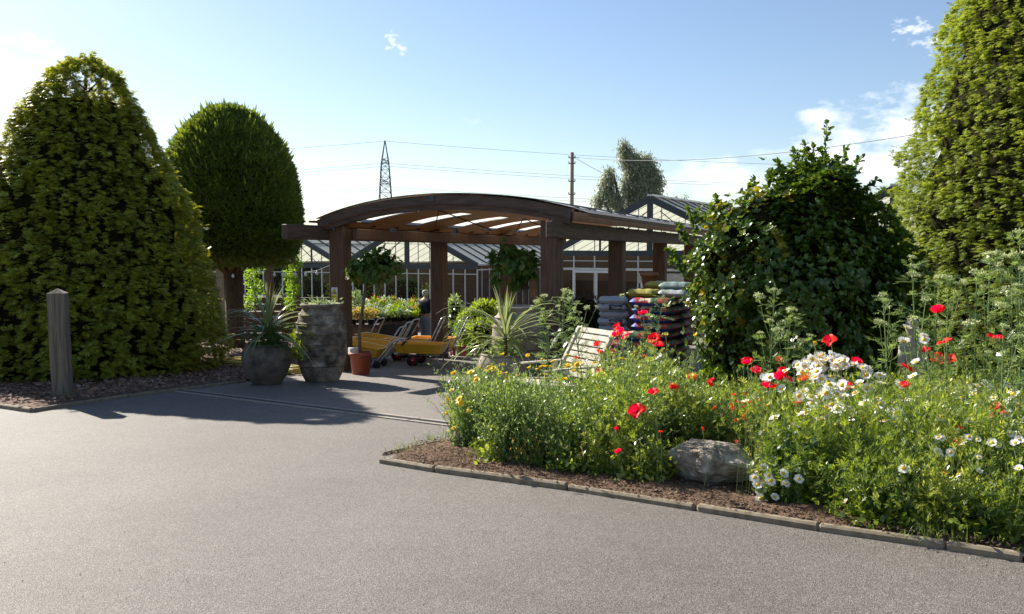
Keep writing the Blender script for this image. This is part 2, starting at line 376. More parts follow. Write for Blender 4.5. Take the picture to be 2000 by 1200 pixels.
# drain line across
dl = G(350, 764); dr = G(905, 833); dd = (dr-dl).normalized(); dn = Vector((-dd.y, dd.x))
if dn.y < 0: dn = -dn
DL = dl-dd*.35; DR = dr+dd*2.5
far = 33.5
sheet('yard_paving', [tuple(DL+dn*.11), tuple(DR+dn*.11), (14, DR.y+4), (14, far), (-16, far), (-16, 17), (DL.x-1.2, DL.y+1.3)], .005, M['paving'])
# drain channel
dc = empty('drain_channel', (*dl, gz(dl.y)), 0, 'slotted drain channel across the tarmac at the yard entrance', 'drain')
def on(o, p): return Vector(p)-o.location
Lc = (DR-DL).length; nseg = int(Lc/1.02)
a = MB(); g = MB()
for i in range(nseg):
    p0 = DL+dd*(i*1.02+.01); p1 = DL+dd*((i+1)*1.02-.01)
    for sgn in (-1, 1):
        q0 = p0+dn*(.085*sgn); q1 = p1+dn*(.085*sgn)
        a.bar(on(dc, (*q0, gz(q0.y)+.004)), on(dc, (*q1, gz(q1.y)+.004)), .05, .02)
    g.bar(on(dc, (*p0, gz(p0.y)-.0)), on(dc, (*p1, gz(p1.y)-.0)), .115, .008)
    for k in range(24):
        q = p0+dd*(.02+k*.041)
        g.bar(on(dc, (*(q-dn*.055), gz(q.y)+.006)), on(dc, (*(q+dn*.055), gz(q.y)+.006)), .014, .012)
a.build('channel_edging', M['concrete'], dc); g.build('grating', M['grate'], dc)

def bedmesh(name, poly, m, h, res, seed, amp=.03):
    """soil with a bumpy surface inside a polygon, feathered at its edge"""
    P = [Vector(p) for p in poly]
    def dist(x, y):
        d = 1e9; ins = False; q = Vector((x, y)); n = len(P)
        for i in range(n):
            a_, b_ = P[i], P[(i+1) % n]; e = b_-a_; t = max(0, min(1, (q-a_).dot(e)/e.length_squared)); d = min(d, (a_+e*t-q).length)
            if (a_.y > y) != (b_.y > y) and x < (b_.x-a_.x)*(y-a_.y)/(b_.y-a_.y)+a_.x: ins = not ins
        return d if ins else -d
    x0, x1 = min(p.x for p in P), max(p.x for p in P); y0, y1 = min(p.y for p in P), max(p.y for p in P)
    nx = int((x1-x0)/res)+1; ny = int((y1-y0)/res)+1; vs = []; fs = []; idx = {}
    r = random.Random(seed); ph = [(r.uniform(1, 9), r.uniform(1, 9), r.uniform(0, 6)) for _ in range(8)]
    ins = {}
    for j in range(ny+1):
        for i in range(nx+1):
            x, y = x0+i*res, y0+j*res; d = dist(x, y)
            if d > -res:
                if d < 0:
                    pass
                k = min(max(d, 0)/.3, 1); bz = sum(math.sin(x*a_+y*b_+c) for a_, b_, c in ph)/8*amp*2+r.uniform(-1, 1)*amp*.35
                idx[(i, j)] = len(vs); vs.append((x, y, gz(y)+.012+h*(k**.6)+bz*k)); ins[(i, j)] = d
    for j in range(ny):
        for i in range(nx):
            q = [(i, j), (i+1, j), (i+1, j+1), (i, j+1)]
            if all(k in idx for k in q) and sum(ins[k] > 0 for k in q) >= 3: fs.append([idx[k] for k in q])
    me = bpy.data.meshes.new(name); me.from_pydata(vs, [], fs); me.update(); o = link(name, me, m, smooth=True)
    return tag(o, kind='structure')
# right flower bed
tipF = G(742, 904); kr = [tipF, G(850, 922), G(1110, 957), G(1360, 997), G(1600, 1036), G(1850, 1072), G(2000, 1096), G(2300, 1140)]
tipL = G(746, 890); kl = [tipL, G(800, 879), G(862, 866)]
kdir = (kl[2]-kl[0]).normalized(); kback = kl[2]+kdir*7.5
flower_poly = [tuple(tipF+Vector((.03, .01)))]+[tuple(p+Vector((0, .01))) for p in kr[1:]]+[(7.5, 3.6), (14, 8), (14, 16), tuple(kback+Vector((2, 1))), tuple(kback), tuple(kl[2]), tuple(kl[1])]
bedmesh('flower_bed_soil', flower_poly, M['soil'], .05, .07, 3, .025)
def kerb(name, pts, wd, ht, seg=.9):
    mb = MB(); r = random.Random(5)
    for a_, b_ in zip(pts[:-1], pts[1:]):
        L = (b_-a_).length; n = max(1, round(L/seg)); e = (b_-a_)/n
        for i in range(n):
            p0 = a_+e*(i+.006); p1 = a_+e*(i+.994); jz = r.uniform(-.006, .006)
            ang = math.atan2(e.y, e.x); c = (p0+p1)/2; j2 = Vector((r.uniform(-.006, .006), r.uniform(-.006, .006)))
            zc = gz(c.y)+ht/2-.05+jz; pitch = math.atan2(gz(p1.y)-gz(p0.y), (p1-p0).length)
            mm = Matrix.Rotation(ang, 4, 'Z') @ Matrix.Rotation(-pitch, 4, 'Y')
            mb.box((*(c+j2), zc), ((p1-p0).length, wd, ht+.1), m=mm, bev=.013)
    return tag(mb.build(name, M['kerb']), kind='structure')
kerb('flower_bed_kerb', kr, .055, .045)
kerb('flower_bed_side_kerb', kl+[kback], .03, .025, 1.2)
# left bed
lk = [Vector((-16, 16.2)), G(0, 797), G(62, 806), G(250, 776), G(400, 757), G(480, 747)]
left_poly = [tuple(p) for p in lk]+[(-3.95, 13.7), (-3.55, 15.2), (-3.6, 24), (-22, 30), (-22, 20)]
bedmesh('bark_bed', left_poly, M['bark'], .05, .12, 4, .03)
kerb('bark_bed_kerb', lk, .05, .05)

# ------------------------------------------------------------------ pergola
TH = R(24); PO = Vector((-3.165, 14.65)); pd = Vector((math.sin(TH), math.cos(TH))); pr = Vector((math.cos(TH), -math.sin(TH)))
pz = gz(PO.y)
perg = empty('timber_pergola', (PO.x, PO.y, pz), -TH, 'dark stained timber pergola with a curved boarded roof over the yard entrance', 'pergola')
def gd(s, t): return gz(PO.y+pr.y*s+pd.y*t)-pz      # local ground height
def unproj(x, y):
    d = ray(x, y); n = Vector((pd.x, pd.y, 0)); O = Vector((PO.x, PO.y, 0)); p = d*(O.dot(n)/d.dot(n)); q = p-O
    return (q.x*pr.x+q.y*pr.y, p.z-pz)
top = [unproj(*p) for p in [(623, 432), (642, 422), (680, 410), (740, 395), (800, 386), (856, 382), (910, 381.5), (960, 383), (1020, 390), (1076, 399), (1119, 408)]]
def curve(n=44):
    xs = [p[0] for p in top]; zs = [p[1] for p in top]; c = np.polyfit(xs, zs, 4); s = np.linspace(xs[0], xs[-1], n); return [(float(a), float(np.polyval(c, a))) for a in s]
CV = curve()
def zc(s): return float(np.interp(s, [p[0] for p in CV], [p[1] for p in CV]))
BT = (.24-pz, .50-pz)    # wall plate bottom and top
for k, t in enumerate((0, 3.75, 7.5, 11.2)):
    mb = MB(); y0, y1 = t-.07, t+.07; n = len(CV); vs = []
    for i, (s, z) in enumerate(CV):
        sl = (CV[min(i+1, n-1)][1]-CV[max(i-1, 0)][1])/(CV[min(i+1, n-1)][0]-CV[max(i-1, 0)][0]); q = math.hypot(1, sl)
        dz = .25 if k == 0 else .10; vs += [(s, y0, z), (s, y1, z), (s+sl/q*dz*.6, y1, z-dz/q), (s+sl/q*dz*.6, y0, z-dz/q)]
    fs = [(0, 1, 2, 3), (4*n-1, 4*n-2, 4*n-3, 4*n-4)]
    for i in range(n-1):
        for j in range(4): fs.append((i*4+j, i*4+4+j, i*4+4+(j+1) % 4, i*4+(j+1) % 4))
    mb.add(vs, [f[::-1] for f in fs]); mb.build('arch_beam', M['timber_grey'], perg)
SR = 4.17
for t in (0, 3.75, 7.5, 11.2):
    for s in (0, SR):
        mb = MB(); g0 = gd(s, t)-.05; h = zc(s)-.26-g0
        sx_ = s-.11 if s == 0 else s-.06; mb.box((sx_, t+.10, g0+h/2), (.31, .13, h), bev=.01); mb.box((sx_+.01, t+.255, g0+h/2-.02), (.27, .14, h-.04), bev=.01)
        mb.build('post', M['timber'], perg)
for s0, t0, nm in ((-.33, -1.12, 0), (SR+.195, -.62, 1)):
    mb = MB(); mb.box((s0, (t0+11.6)/2, (BT[0]+BT[1])/2), (.11, 11.6-t0, BT[1]-BT[0]), bev=.01)
    mb.build('wall_plate', M['timber_grey'], perg)
for s0 in (.20, SR-.205):
    mb = MB(); mb.box((s0, 5.8, (BT[0]+BT[1])/2-.02), (.10, 11.2, BT[1]-BT[0]-.06), bev=.01); mb.build('inner_beam', M['timber'], perg)
# roof: boarding below, pale sheet above, milky strips let in
m, t_, b_, o_ = newmat('weathered roof sheet'); t_.links.new(ramp(t_, noise(t_, 2, 6), [(.3, (.62, .61, .57)), (.7, (.78, .77, .73))]), b_.inputs['Base Color']); setin(b_, 'Roughness', .28); M['sheet'] = m
ply = MB(); sh = MB(); n = len(CV); L = 11.6
cells = [(.30+1.85*k, .90+1.85*k) for k in range(6)]
def isky(s, t): return any(a_ <= t <= c_ for a_, c_ in cells) and .04 < s < 1.42
tb = sorted(set([-.12, L]+[v for c_ in cells for v in c_])); tb = [v for v in tb if -.12 <= v <= L]
for i in range(n-1):
    (s0, z0), (s1, z1) = CV[i], CV[i+1]
    for t0, t1 in zip(tb[:-1], tb[1:]):
        if isky((s0+s1)/2, (t0+t1)/2): continue
        ply.add([(s0, t0, z0-.165), (s1, t0, z1-.165), (s1, t1, z1-.165), (s0, t1, z0-.165)], [(0, 3, 2, 1)])
        sh.add([(s0, t0, z0+.03), (s1, t0, z1+.03), (s1, t1, z1+.03), (s0, t1, z0+.03)], [(0, 1, 2, 3)])
ply.build('roof_boarding', M['ply'], perg, True); sh.build('roof_sheet', M['sheet'], perg, True)
for (t0, t1) in cells:
    for sa, sb in ((.04, 1.42),):
        mb = MB(); ss = np.linspace(sa, sb, 10)
        for p, q in zip(ss[:-1], ss[1:]): mb.add([(p, t0, zc(p)-.16), (q, t0, zc(q)-.16), (q, t1, zc(q)-.16), (p, t1, zc(p)-.16)], [(0, 1, 2, 3)])
        mb.build('skylight', M['skylight'], perg, True)
for t in [v for c_ in cells for v in c_]+[.9+1.85*k+.3 for k in range(6)]:
    pts = [(s, t, z+.036) for s, z in CV]; mb = MB()
    for p, q in zip(pts[:-1], pts[1:]): mb.bar(p, q, .028, .02)
    mb.build('roof_batten', M['frame'], perg)
mb = MB(); s1, z1 = CV[-1]; s0_, z0_ = CV[0]
mb.box((s1+.02, L/2-.05, z1-.12), (.03, L, .15)); mb.box((s1+.28, L/2, z1-.10), (.07, L, .05)); mb.box((s0_-.02, L/2, z0_-.03), (.03, L, .10)); mb.box((s0_-.1, L/2-.1, z0_-.02), (.12, L, .04))
mb.build('eaves_gutter', M['timber'], perg)
MB().add([(s1-.05, -.1, z1+.04), (s1+.29, -.1, z1-.07), (s1+.29, L, z1-.07), (s1-.05, L, z1+.04)], [(0, 1, 2, 3)]).build('eaves_sheet', M['skylight'], perg)
for k in range(13):
    for s in (SR+.18, -.26): MB().box((s, .45+.87*k, zc(s)-.09), (.30, .06, .13)).build('rafter_end', M['timber_grey'], perg)
mb = MB()
pk = unproj(850, 410)
for t in (0, 3.75):
    for q in ((790, 446), (905, 452)):
        e = unproj(*q); MB().tube([(pk[0], t+.12, pk[1]), (e[0], t+1.1, e[1]+.05)], .011, 6).build('tie_rod', M['rubber'], perg)
for s, z in (unproj(750, 449), unproj(873, 452)): MB().box((s, .3, z), (.07, .12, .07)).build('spot_lamp', M['pylon'], perg)
mb = MB(); s, z = unproj(848, 389); mb.box((s, -.085, z), (.09, .02, .09)); mb.build('junction_box', M['pylon'], perg)
# roof of pergola: end

for s in (-.16, SR-.11):
    for dx, dz in ((-.05, 0), (.09, .10)):
        MB().tube([(s+dx, .0, zc(s)-.16-dz), (s+dx, .05, zc(s)-.16-dz)], .022, 10).build('bolt', M['pylon'], perg).location = (0, -.085, 0)
# warning sign on the front post
sp_ = unproj(652, 575)
sign = empty('warning_sign', perg.matrix_basis @ Vector((sp_[0]-.0, -.0, sp_[1])) if False else (0, 0, 0))
bpy.context.view_layer.update()
sign.location = perg.matrix_world @ Vector((sp_[0]+.0, .022, sp_[1])); sign.rotation_euler = (0, 0, -TH)
tag(sign, 'small white and yellow caution sign on the front left timber post', 'sign')
MB().box((0, 0, 0), (.135, .008, .25), bev=.003).build('sign_board', M['white'], sign)
ym = mat('sign yellow', (.75, .60, .02), (.8, .66, .03), .4); km = mat('sign black', (.01, .01, .01), (.02, .02, .02), .5)
MB().add([(-.058, -.0075, .005), (.058, -.0075, .005), (0, -.0075, .112)], [(0, 1, 2)]).build('triangle_border', km, sign)
MB().add([(-.040, -.0095, .016), (.040, -.0095, .016), (0, -.0095, .090)], [(0, 1, 2)]).build('triangle', ym, sign)
MB().add([(-.018, -.0115, .026), (.02, -.0115, .024), (.012, -.0115, .038), (.002, -.0115, .035), (.006, -.0115, .056), (-.006, -.0115, .058), (-.008, -.0115, .038)], [(0, 1, 2, 3, 4, 5, 6)]).build('symbol', km, sign)
MB().add([(-.06, -.0075, -.115), (.06, -.0075, -.115), (.06, -.0075, -.008), (-.06, -.0075, -.008)], [(0, 1, 2, 3)]).build('text_panel', ym, sign)
def lettering(text, size, m, parent, loc, rot, name='lettering', align='CENTER'):
    cu = bpy.data.curves.new(name, 'FONT'); cu.body = text; cu.size = size; cu.align_x = align; cu.extrude = .0005
    ob = bpy.data.objects.new(name, cu); COL.objects.link(ob); bpy.context.view_layer.update()
    me = bpy.data.meshes.new_from_object(ob); bpy.data.objects.remove(ob)
    me.materials.clear(); me.materials.append(m); o = bpy.data.objects.new(name, me); COL.objects.link(o); o.parent = parent; o.location = loc; o.rotation_euler = rot; return o
lettering('CAUTION', .026, km, sign, (0, -.0095, -.055), (R(90), 0, 0))
lettering('SLIPPERY', .024, km, sign, (0, -.0095, -.092), (R(90), 0, 0))

# ------------------------------------------------------------------ greenhouses
def greenhouse(name, loc, rz, x0, nb, half, eave, rise, length, sp, label, style):
    g = empty(name, loc, rz, label, 'greenhouse'); ba = .16
    for b in range(nb):
        a_, c_ = x0+b*2*half, x0+(b+1)*2*half; mid = (a_+c_)/2
        fr = MB(); fr.bar((a_, 0, eave+.05), (mid, 0, eave+rise+.05), .09, .24, up=(0, 0, 1)); fr.bar((mid, -.001, eave+rise+.05), (c_, -.001, eave+.05), .088, .24)
        fr.box((mid, .003, eave), (2*half, .1, .2)); fr.box((mid, .004, eave+rise/2), (.22, .07, rise-.1))
        for q in (.5, 1.5): fr.box((a_+half*q, .005, eave+rise*.25), (.07, .05, rise*.5))
        fr.build('gable_frame', M['frame'], g)
        ib = MB(); nbar = int(2*half/sp)
        for k in range(1, nbar):
            x = a_+k*2*half/nbar; hz = rise*(1-abs(x-mid)/half)
            if hz > .3: ib.box((x, .0, eave+hz/2), (.022, .03, hz-.15))
        for q in (-1, 1): ib.bar((mid+q*half*.06, .35, eave+rise*.8), (mid+q*half*.55, .35, eave), .03, .03)
        ib.bar((a_, .35, eave+.02), (c_, .35, eave+.02), .05, .05)
        ib.build('gable_bars', M['pylon'], g)
        MB().add([(a_, .02, eave), (c_, .02, eave), (mid, .02, eave+rise)], [(0, 1, 2)]).build('gable_glass', M['glass'], g)
        wb = MB()
        for k in range(nbar+1):
            x = a_+k*2*half/nbar; wb.box((x, .01, (eave-.1)/2), (.045, .05, eave-.1))
        wb.box((mid, .012, eave-.30), (2*half, .04, .03)); wb.box((mid, .012, .3), (2*half, .05, .05))
        if style == 'B': wb.box((mid, -.005, eave-.62), (2*half, .10, .09)); 
        wb.build('wall_bars', M['alu'], g)
        MB().add([(a_, .03, 0), (c_, .03, 0), (c_, .03, eave-.1), (a_, .03, eave-.1)], [(0, 1, 2, 3)]).build('wall_glass', M['glass'], g)
        for q in (0, 1):
            xa = a_ if q == 0 else c_
            MB().add([(xa, -.05, eave+.12), (mid, -.05, eave+rise+.14), (mid, length, eave+rise+.14), (xa, length, eave+.12)], [(0, 1, 2, 3)]).build('roof_panel', M['panel'], g)
            rb = MB(); nr = int(length/.95)
            for k in range(nr+1):
                y = -.02+k*length/nr; rb.bar((xa, y, eave+.14), (mid, y, eave+rise+.16), .03, .05)
            rb.bar((xa+(mid-xa)*.5, 0, eave+rise*.5+.15), (xa+(mid-xa)*.5, length, eave+rise*.5+.15), .03, .03)
            rb.build('roof_bars', M['frame'] if style == 'A' else M['pylon'], g)
        rg = MB(); rg.box((mid, length/2-.05, eave+rise+.18), (.22, length, .07)); rg.box((c_, length/2, eave+.10), (.2, length, .08)); rg.build('ridge_and_gutter', M['alu'], g)
        MB().box((mid, length, eave/2), (2*half, .05, eave)).build('back_wall', M['clad_dark'], g)
    return g
zA = -3.22
GA = greenhouse('greenhouse', (-1.44, 33, zA), -TH, -6*3.38, 3, 3.38, -.57-zA, 1.74, 16, .55, 'dark framed three bay greenhouse behind the flower tables with white roof panels', 'A')
sw = MB(); E = -.57-zA
sw.box((0, 8, E/2-.05), (.05, 15.9, E-.1)); sw.build('side_wall', M['clad_dark'], GA)
sb = MB()
for k in range(22): sb.box((.03, .35+k*.72, E/2), (.05, .045, E-.1))
sb.box((.03, 8, E-.12), (.07, 16, .05)); sb.build('side_bars', M['alu'], GA)
for q in (1.7, 3.6): MB().box((.045, q, E/2-.1), (.03, .42, E-.2)).build('door', M['timber'], GA)
TB = R(33)
GB = greenhouse('greenhouse', (1.69, 32.26, zA), -TB, 0, 2, 4.15, -zA, 1.99, 18, .9, 'dark framed twin bay greenhouse beyond the pergola on the right', 'B')
db = MB(); E2 = -zA
for x in (.95, 2.95): db.box((x, -.03, 1.28), (.09, .08, 2.56))
db.box((1.95, -.032, 2.50), (2.0, .08, .09)); db.box((1.95, -.034, 1.2), (.06, .07, 2.5)); db.build('door_frame', M['white'], GB)
MB().box((4.7, -.05, 2.28), (2.0, .06, .38)).build('fascia_board', M['bleached'], GB)
MB().box((3.9, -.04, 1.05), (.12, .1, 2.1)).build('door_post', M['white'], GB)
sw = MB(); sw.box((0, 9, E2/2-.05), (.05, 17.9, E2-.1)); sw.build('side_wall', M['clad_dark'], GB)
# timber screen inside the first greenhouse
def inside(s, t, z, g): return g.matrix_world @ Vector((s, t, z))
bpy.context.view_layer.update()
scr = MB().box((-1.2, .9, 1.15), (2.0, .06, 2.3)).build('timber_screen', M['cladding']); scr.matrix_world = GA.matrix_world
tag(scr, 'sandy horizontal board screen standing behind the greenhouse glass', 'screen')
lw = MB().box((-4.6, 1.4, .55), (4.4, .3, 1.1)).build('brick_planter', mat('reddish brick', (.10, .045, .03), (.17, .08, .055), .85, 9)); lw.matrix_world = GA.matrix_world
tag(lw, 'low reddish planter wall inside the greenhouse behind the flower tables', 'planter')
scrB = MB().box((3.8, 1.6, 1.05), (7.4, .06, 2.1)).build('timber_screen', M['clad_dark']); scrB.matrix_world = GB.matrix_world
tag(scrB, 'brown board screen inside the right hand greenhouse', 'screen')

# ------------------------------------------------------------------ generic bush
def lobes_points(lobes, n, shell=.25):
    """random points near the surface of a union of ellipsoids (centre, radii)"""
    vol = np.array([(l[1][0]*l[1][1]+l[1][1]*l[1][2]+l[1][0]*l[1][2]) for l in lobes]); k = rng.choice(len(lobes), n*2, p=vol/vol.sum())
    u = unit(rnd(n*2)); c = np.array([l[0] for l in lobes])[k]; r = np.array([l[1] for l in lobes])[k]
    rad = 1-shell*rng.random(n*2)**1.5; rad *= 1+.07*sines(np.arctan2(u[:, 1], u[:, 0]), u[:, 2]*.4, 3)
    P = c+u*r*rad[:, None]; keep = np.ones(len(P), bool)
    for c2, r2 in lobes:
        keep &= (np.linalg.norm((P-np.array(c2))/np.array(r2), axis=1) > .80*(1-shell))
    P, u = P[keep][:n], unit(u/r)[keep][:n]
    return P, u
def bush(name, lobes, n, m, leaf, label, cat, group=None, wide=False, up=.3, rnds=.7, cluster=1, core=True, trunk=None, shell=.3, m2=None, frac2=.1, coremat='core', base=None):
    cs = np.array([l[0] for l in lobes]); base = base if base is not None else (float(cs[:, 0].mean()), float(cs[:, 1].mean()), gz(float(cs[:, 1].mean())))
    root = empty(name, base, 0, label, cat, group)
    lobes = [(tuple(np.array(c)-np.array(base)), r) for c, r in lobes]
    P, u = lobes_points(lobes, n, shell); n = len(P)
    a1 = Acc(); a2 = Acc(); T = LEAFW if wide else LEAF
    for kk in range(cluster):
        D = unit(u*1.0+rnd(n, rnds)+np.array([0, 0, up])); Nn = unit(u+rnd(n, .5)+np.array([0, 0, .5])); X, Y, Z = frames(D, Nn)
        sc = leaf*rng.uniform(.7, 1.25, n); sel = rng.random(n) < (frac2 if m2 else 0)
        for a_, q in ((a1, ~sel), (a2, sel)): 
            if q.any(): a_.inst(*T, P[q], X[q], Y[q], Z[q], sc[q])
    a1.build('foliage', M[m], root)
    if a2.V: a2.build('foliage', M[m2], root)
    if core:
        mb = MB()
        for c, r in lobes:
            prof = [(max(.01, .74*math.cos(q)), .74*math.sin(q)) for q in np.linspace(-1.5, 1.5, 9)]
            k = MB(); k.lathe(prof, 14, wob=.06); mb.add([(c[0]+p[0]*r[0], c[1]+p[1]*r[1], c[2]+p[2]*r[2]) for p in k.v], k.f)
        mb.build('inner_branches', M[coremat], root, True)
    if trunk:
        q = MB(); c = lobes[0][0]; q.tube([(0, 0, -.05), (c[0]*.3, c[1]*.3, c[2]*.5), (c[0], c[1], c[2])], trunk, 8, trunk*.6); q.build('trunk', M['trunk'], root, True)
    return root

# ------------------------------------------------------------------ conifers
def conifer(name, cx, cy, H, prof, n, size, m, label, seed, corek=.80, coretop=.93, disp=.10, lean=0, lump=1.0, spr=6):
    zb = gz(cy); root = empty(name, (cx, cy, zb), 0, label, 'conifer tree')
    r_ = np.random.default_rng(seed); fs = np.linspace(0, 1, 60); pr_ = np.array([prof(f) for f in fs]); cdf = np.cumsum(pr_+.10*pr_.max()*(fs > .8)+.02); cdf /= cdf[-1]
    f = np.interp(r_.random(n), cdf, fs); th = r_.random(n)*2*math.pi
    base = np.interp(f, fs, pr_)
    bumpy = 1+disp*sines(th, f*H*.33, seed)+.035*sines(th*1.0, f*H*1.1, seed+1)*lump
    dep = r_.random(n)**2.2*(.20 if H < 8 else .12)
    rad = base*bumpy*(1-dep)
    Cc = np.stack([rad*np.cos(th)+lean*f, rad*np.sin(th), f*H], 1); o = np.stack([np.cos(th), np.sin(th), 0*th], 1); tg = np.stack([-np.sin(th), np.cos(th), 0*th], 1); upv = np.array([0, 0, 1.0])
    A = Acc(); csz = r_.uniform(.7, 1.25, n)
    for k in range(spr):
        q = (k+.5)/spr*2-1; a_ = q*1.25+r_.normal(0, .2, n); lift = r_.normal(.12, .22, n)-.10*abs(q)
        D = unit(o*np.cos(a_)[:, None]+tg*np.sin(a_)[:, None]+upv*lift[:, None]); top_ = f > .93; D[top_] = unit(D[top_]+upv*.9)
        X, Y, Z = frames(D, unit(upv+o*.45+r_.normal(0, .22, (n, 3)))); A.inst(*FAN, Cc-Y*size*.35+upv*(r_.normal(0, .35, n)*size)[:, None], X, Y, Z, size*csz*r_.uniform(.75, 1.2, n))
    k = n//9; i = r_.choice(n, k); X, Y, Z = frames(unit(o[i]+upv*.45+r_.normal(0, .25, (k, 3))), unit(upv+o[i]*.4)); A.inst(*FAN, Cc[i]*np.array([1.01, 1.01, 1]), X, Y, Z, size*r_.uniform(1.1, 1.6, k)*(.6+.4*(base[i] > .5)))
    A.build('crown', M[m], root)
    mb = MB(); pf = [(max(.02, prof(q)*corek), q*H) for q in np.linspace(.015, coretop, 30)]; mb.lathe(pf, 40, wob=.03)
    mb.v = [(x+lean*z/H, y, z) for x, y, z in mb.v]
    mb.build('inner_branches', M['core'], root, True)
    t = MB(); t.tube([(0, 0, -.1), (lean*.5, 0, H*.5), (lean*.97, 0, H*.97)], .2, 10, .02); 
    rr = random.Random(seed)
    for q in range(40):
        z = H*rr.uniform(.5, .93); a_ = rr.uniform(0, 6.28); l = prof(z/H)*.95; x0_ = lean*z/H
        t.tube([(x0_, 0, z-.2*l), (x0_+l*math.cos(a_)*.6, l*math.sin(a_)*.6, z), (x0_+l*math.cos(a_), l*math.sin(a_), z+.1)], .025, 4, .006)
    t.build('trunk', M['trunk'], root)
    return root
def profA(f):
    return float(np.interp(f, [0, .02, .09, .18, .275, .37, .43, .53, .685, .795, .84, .905, .95, .985, 1], [2.3, 2.52, 2.64, 2.52, 2.36, 2.18, 2.06, 1.92, 1.42, 1.08, .95, .74, .52, .26, .08]))
conifer('conifer', -8.08, 14.6, 5.66, profA, 7600, .125, 'cyp', 'tall golden conifer with a broad cone crown behind the wooden post on the left', 21, lean=.42, coretop=.86, disp=.06)
def profB(f):
    return float(np.interp(f, [0, .03, .116, .283, .476, .7, .88, 1], [3.9, 4.22, 4.25, 3.85, 3.2, 2.25, 1.15, .1]))
conifer('conifer', 10.85, 13.5, 13.5, profB, 23000, .112, 'cyp_light', 'towering bright green conifer filling the right edge behind the wild flowers', 33, corek=.88, spr=5, disp=.05)
# clipped tree
def clipped():
    cx, cy = (455-1000)/F*21, 21.0; zb = gz(cy); root = empty('clipped_tree', (cx, cy, zb), 0, 'dome shaped clipped evergreen on a bare reddish trunk', 'tree')
    cz = -(505-495)/F*21-zb; topz = (495-214)/F*21-zb; hh = topz-cz; rr = 134/F*21*.975
    def pr2(f): return rr*float(np.interp(f, [0, .03, .12, .3, .5, .65, .78, .88, .95, .985, 1], [.86, .93, .985, 1.0, .95, .86, .71, .54, .35, .19, .04]))
    n = 36000; fs = np.linspace(0, 1, 80); p_ = np.array([pr2(f) for f in fs]); g_ = np.hypot(np.gradient(p_), np.gradient(fs*hh)); cdf = np.cumsum(p_*g_); cdf /= cdf[-1]
    f = np.interp(rng.random(n), cdf, fs); th = rng.random(n)*6.283; b = np.interp(f, fs, p_); sl = np.interp(f, fs, -np.gradient(p_)/np.gradient(fs*hh))
    rad = b*(1+.022*sines(th, f*2, 5)+.018*sines(th*1.0, f*14, 6))*(1-.16*rng.random(n)**2)
    P = np.stack([rad*np.cos(th), rad*np.sin(th), cz+f*hh], 1); o = unit(np.stack([np.cos(th), np.sin(th), np.clip(sl, 0, 4)+.35], 1))
    D = unit(o+rnd(n, .3)+np.array([0, 0, .25])); X, Y, Z = frames(D, unit(rnd(n)))
    A = Acc(); NE = ([(0, 0, 0), (.11, .5, 0), (0, 1, .03), (-.11, .5, 0)], [(0, 1, 2, 3)])
    for q in range(3):
        D2 = unit(D+rnd(n, .55)); X, Y, Z = frames(D2, unit(rnd(n))); A.inst(*NE, P+rnd(n, .02), X, Y, Z, .115*rng.uniform(.6, 1.25, n))
    # flat underside
    m2 = 4500; a_ = rng.random(m2)*6.283; q = np.sqrt(rng.random(m2))*rr*.93; P2 = np.stack([q*np.cos(a_), q*np.sin(a_), cz+.09*sines(a_, q*2, 9)+rng.uniform(-.14, .1, m2)], 1)
    X, Y, Z = frames(unit(np.array([0, 0, -.6])+rnd(m2, .6)), unit(rnd(m2))); A.inst(*NE, P2, X, Y, Z, .16)
    i = rng.choice(np.where(f > .35)[0], 900); D3 = unit(o[i]+np.array([0, 0, .7])+rnd(len(i), .15)); X, Y, Z = frames(D3, unit(rnd(len(i)))); A.inst(NE[0], NE[1], P[i], X, Y, Z, .26*rng.uniform(.6, 1.2, len(i)))
    A.build('crown', M['yew'], root)
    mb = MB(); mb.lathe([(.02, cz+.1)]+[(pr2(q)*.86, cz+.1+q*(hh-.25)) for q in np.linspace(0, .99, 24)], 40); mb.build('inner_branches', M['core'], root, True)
    t = MB(); t.tube([(0, 0, -.1), (.03, 0, .5), (.0, 0, cz+.6)], [.30, .23, .26], 14)
    for q in range(9):
        a_ = q*.7; t.tube([(0, 0, cz-.55), (.45*math.cos(a_), .45*math.sin(a_), cz-.05), (1.1*math.cos(a_), 1.1*math.sin(a_), cz+.4)], .09, 6, .04)
    t.build('trunk', M['trunk'], root, True)
clipped()

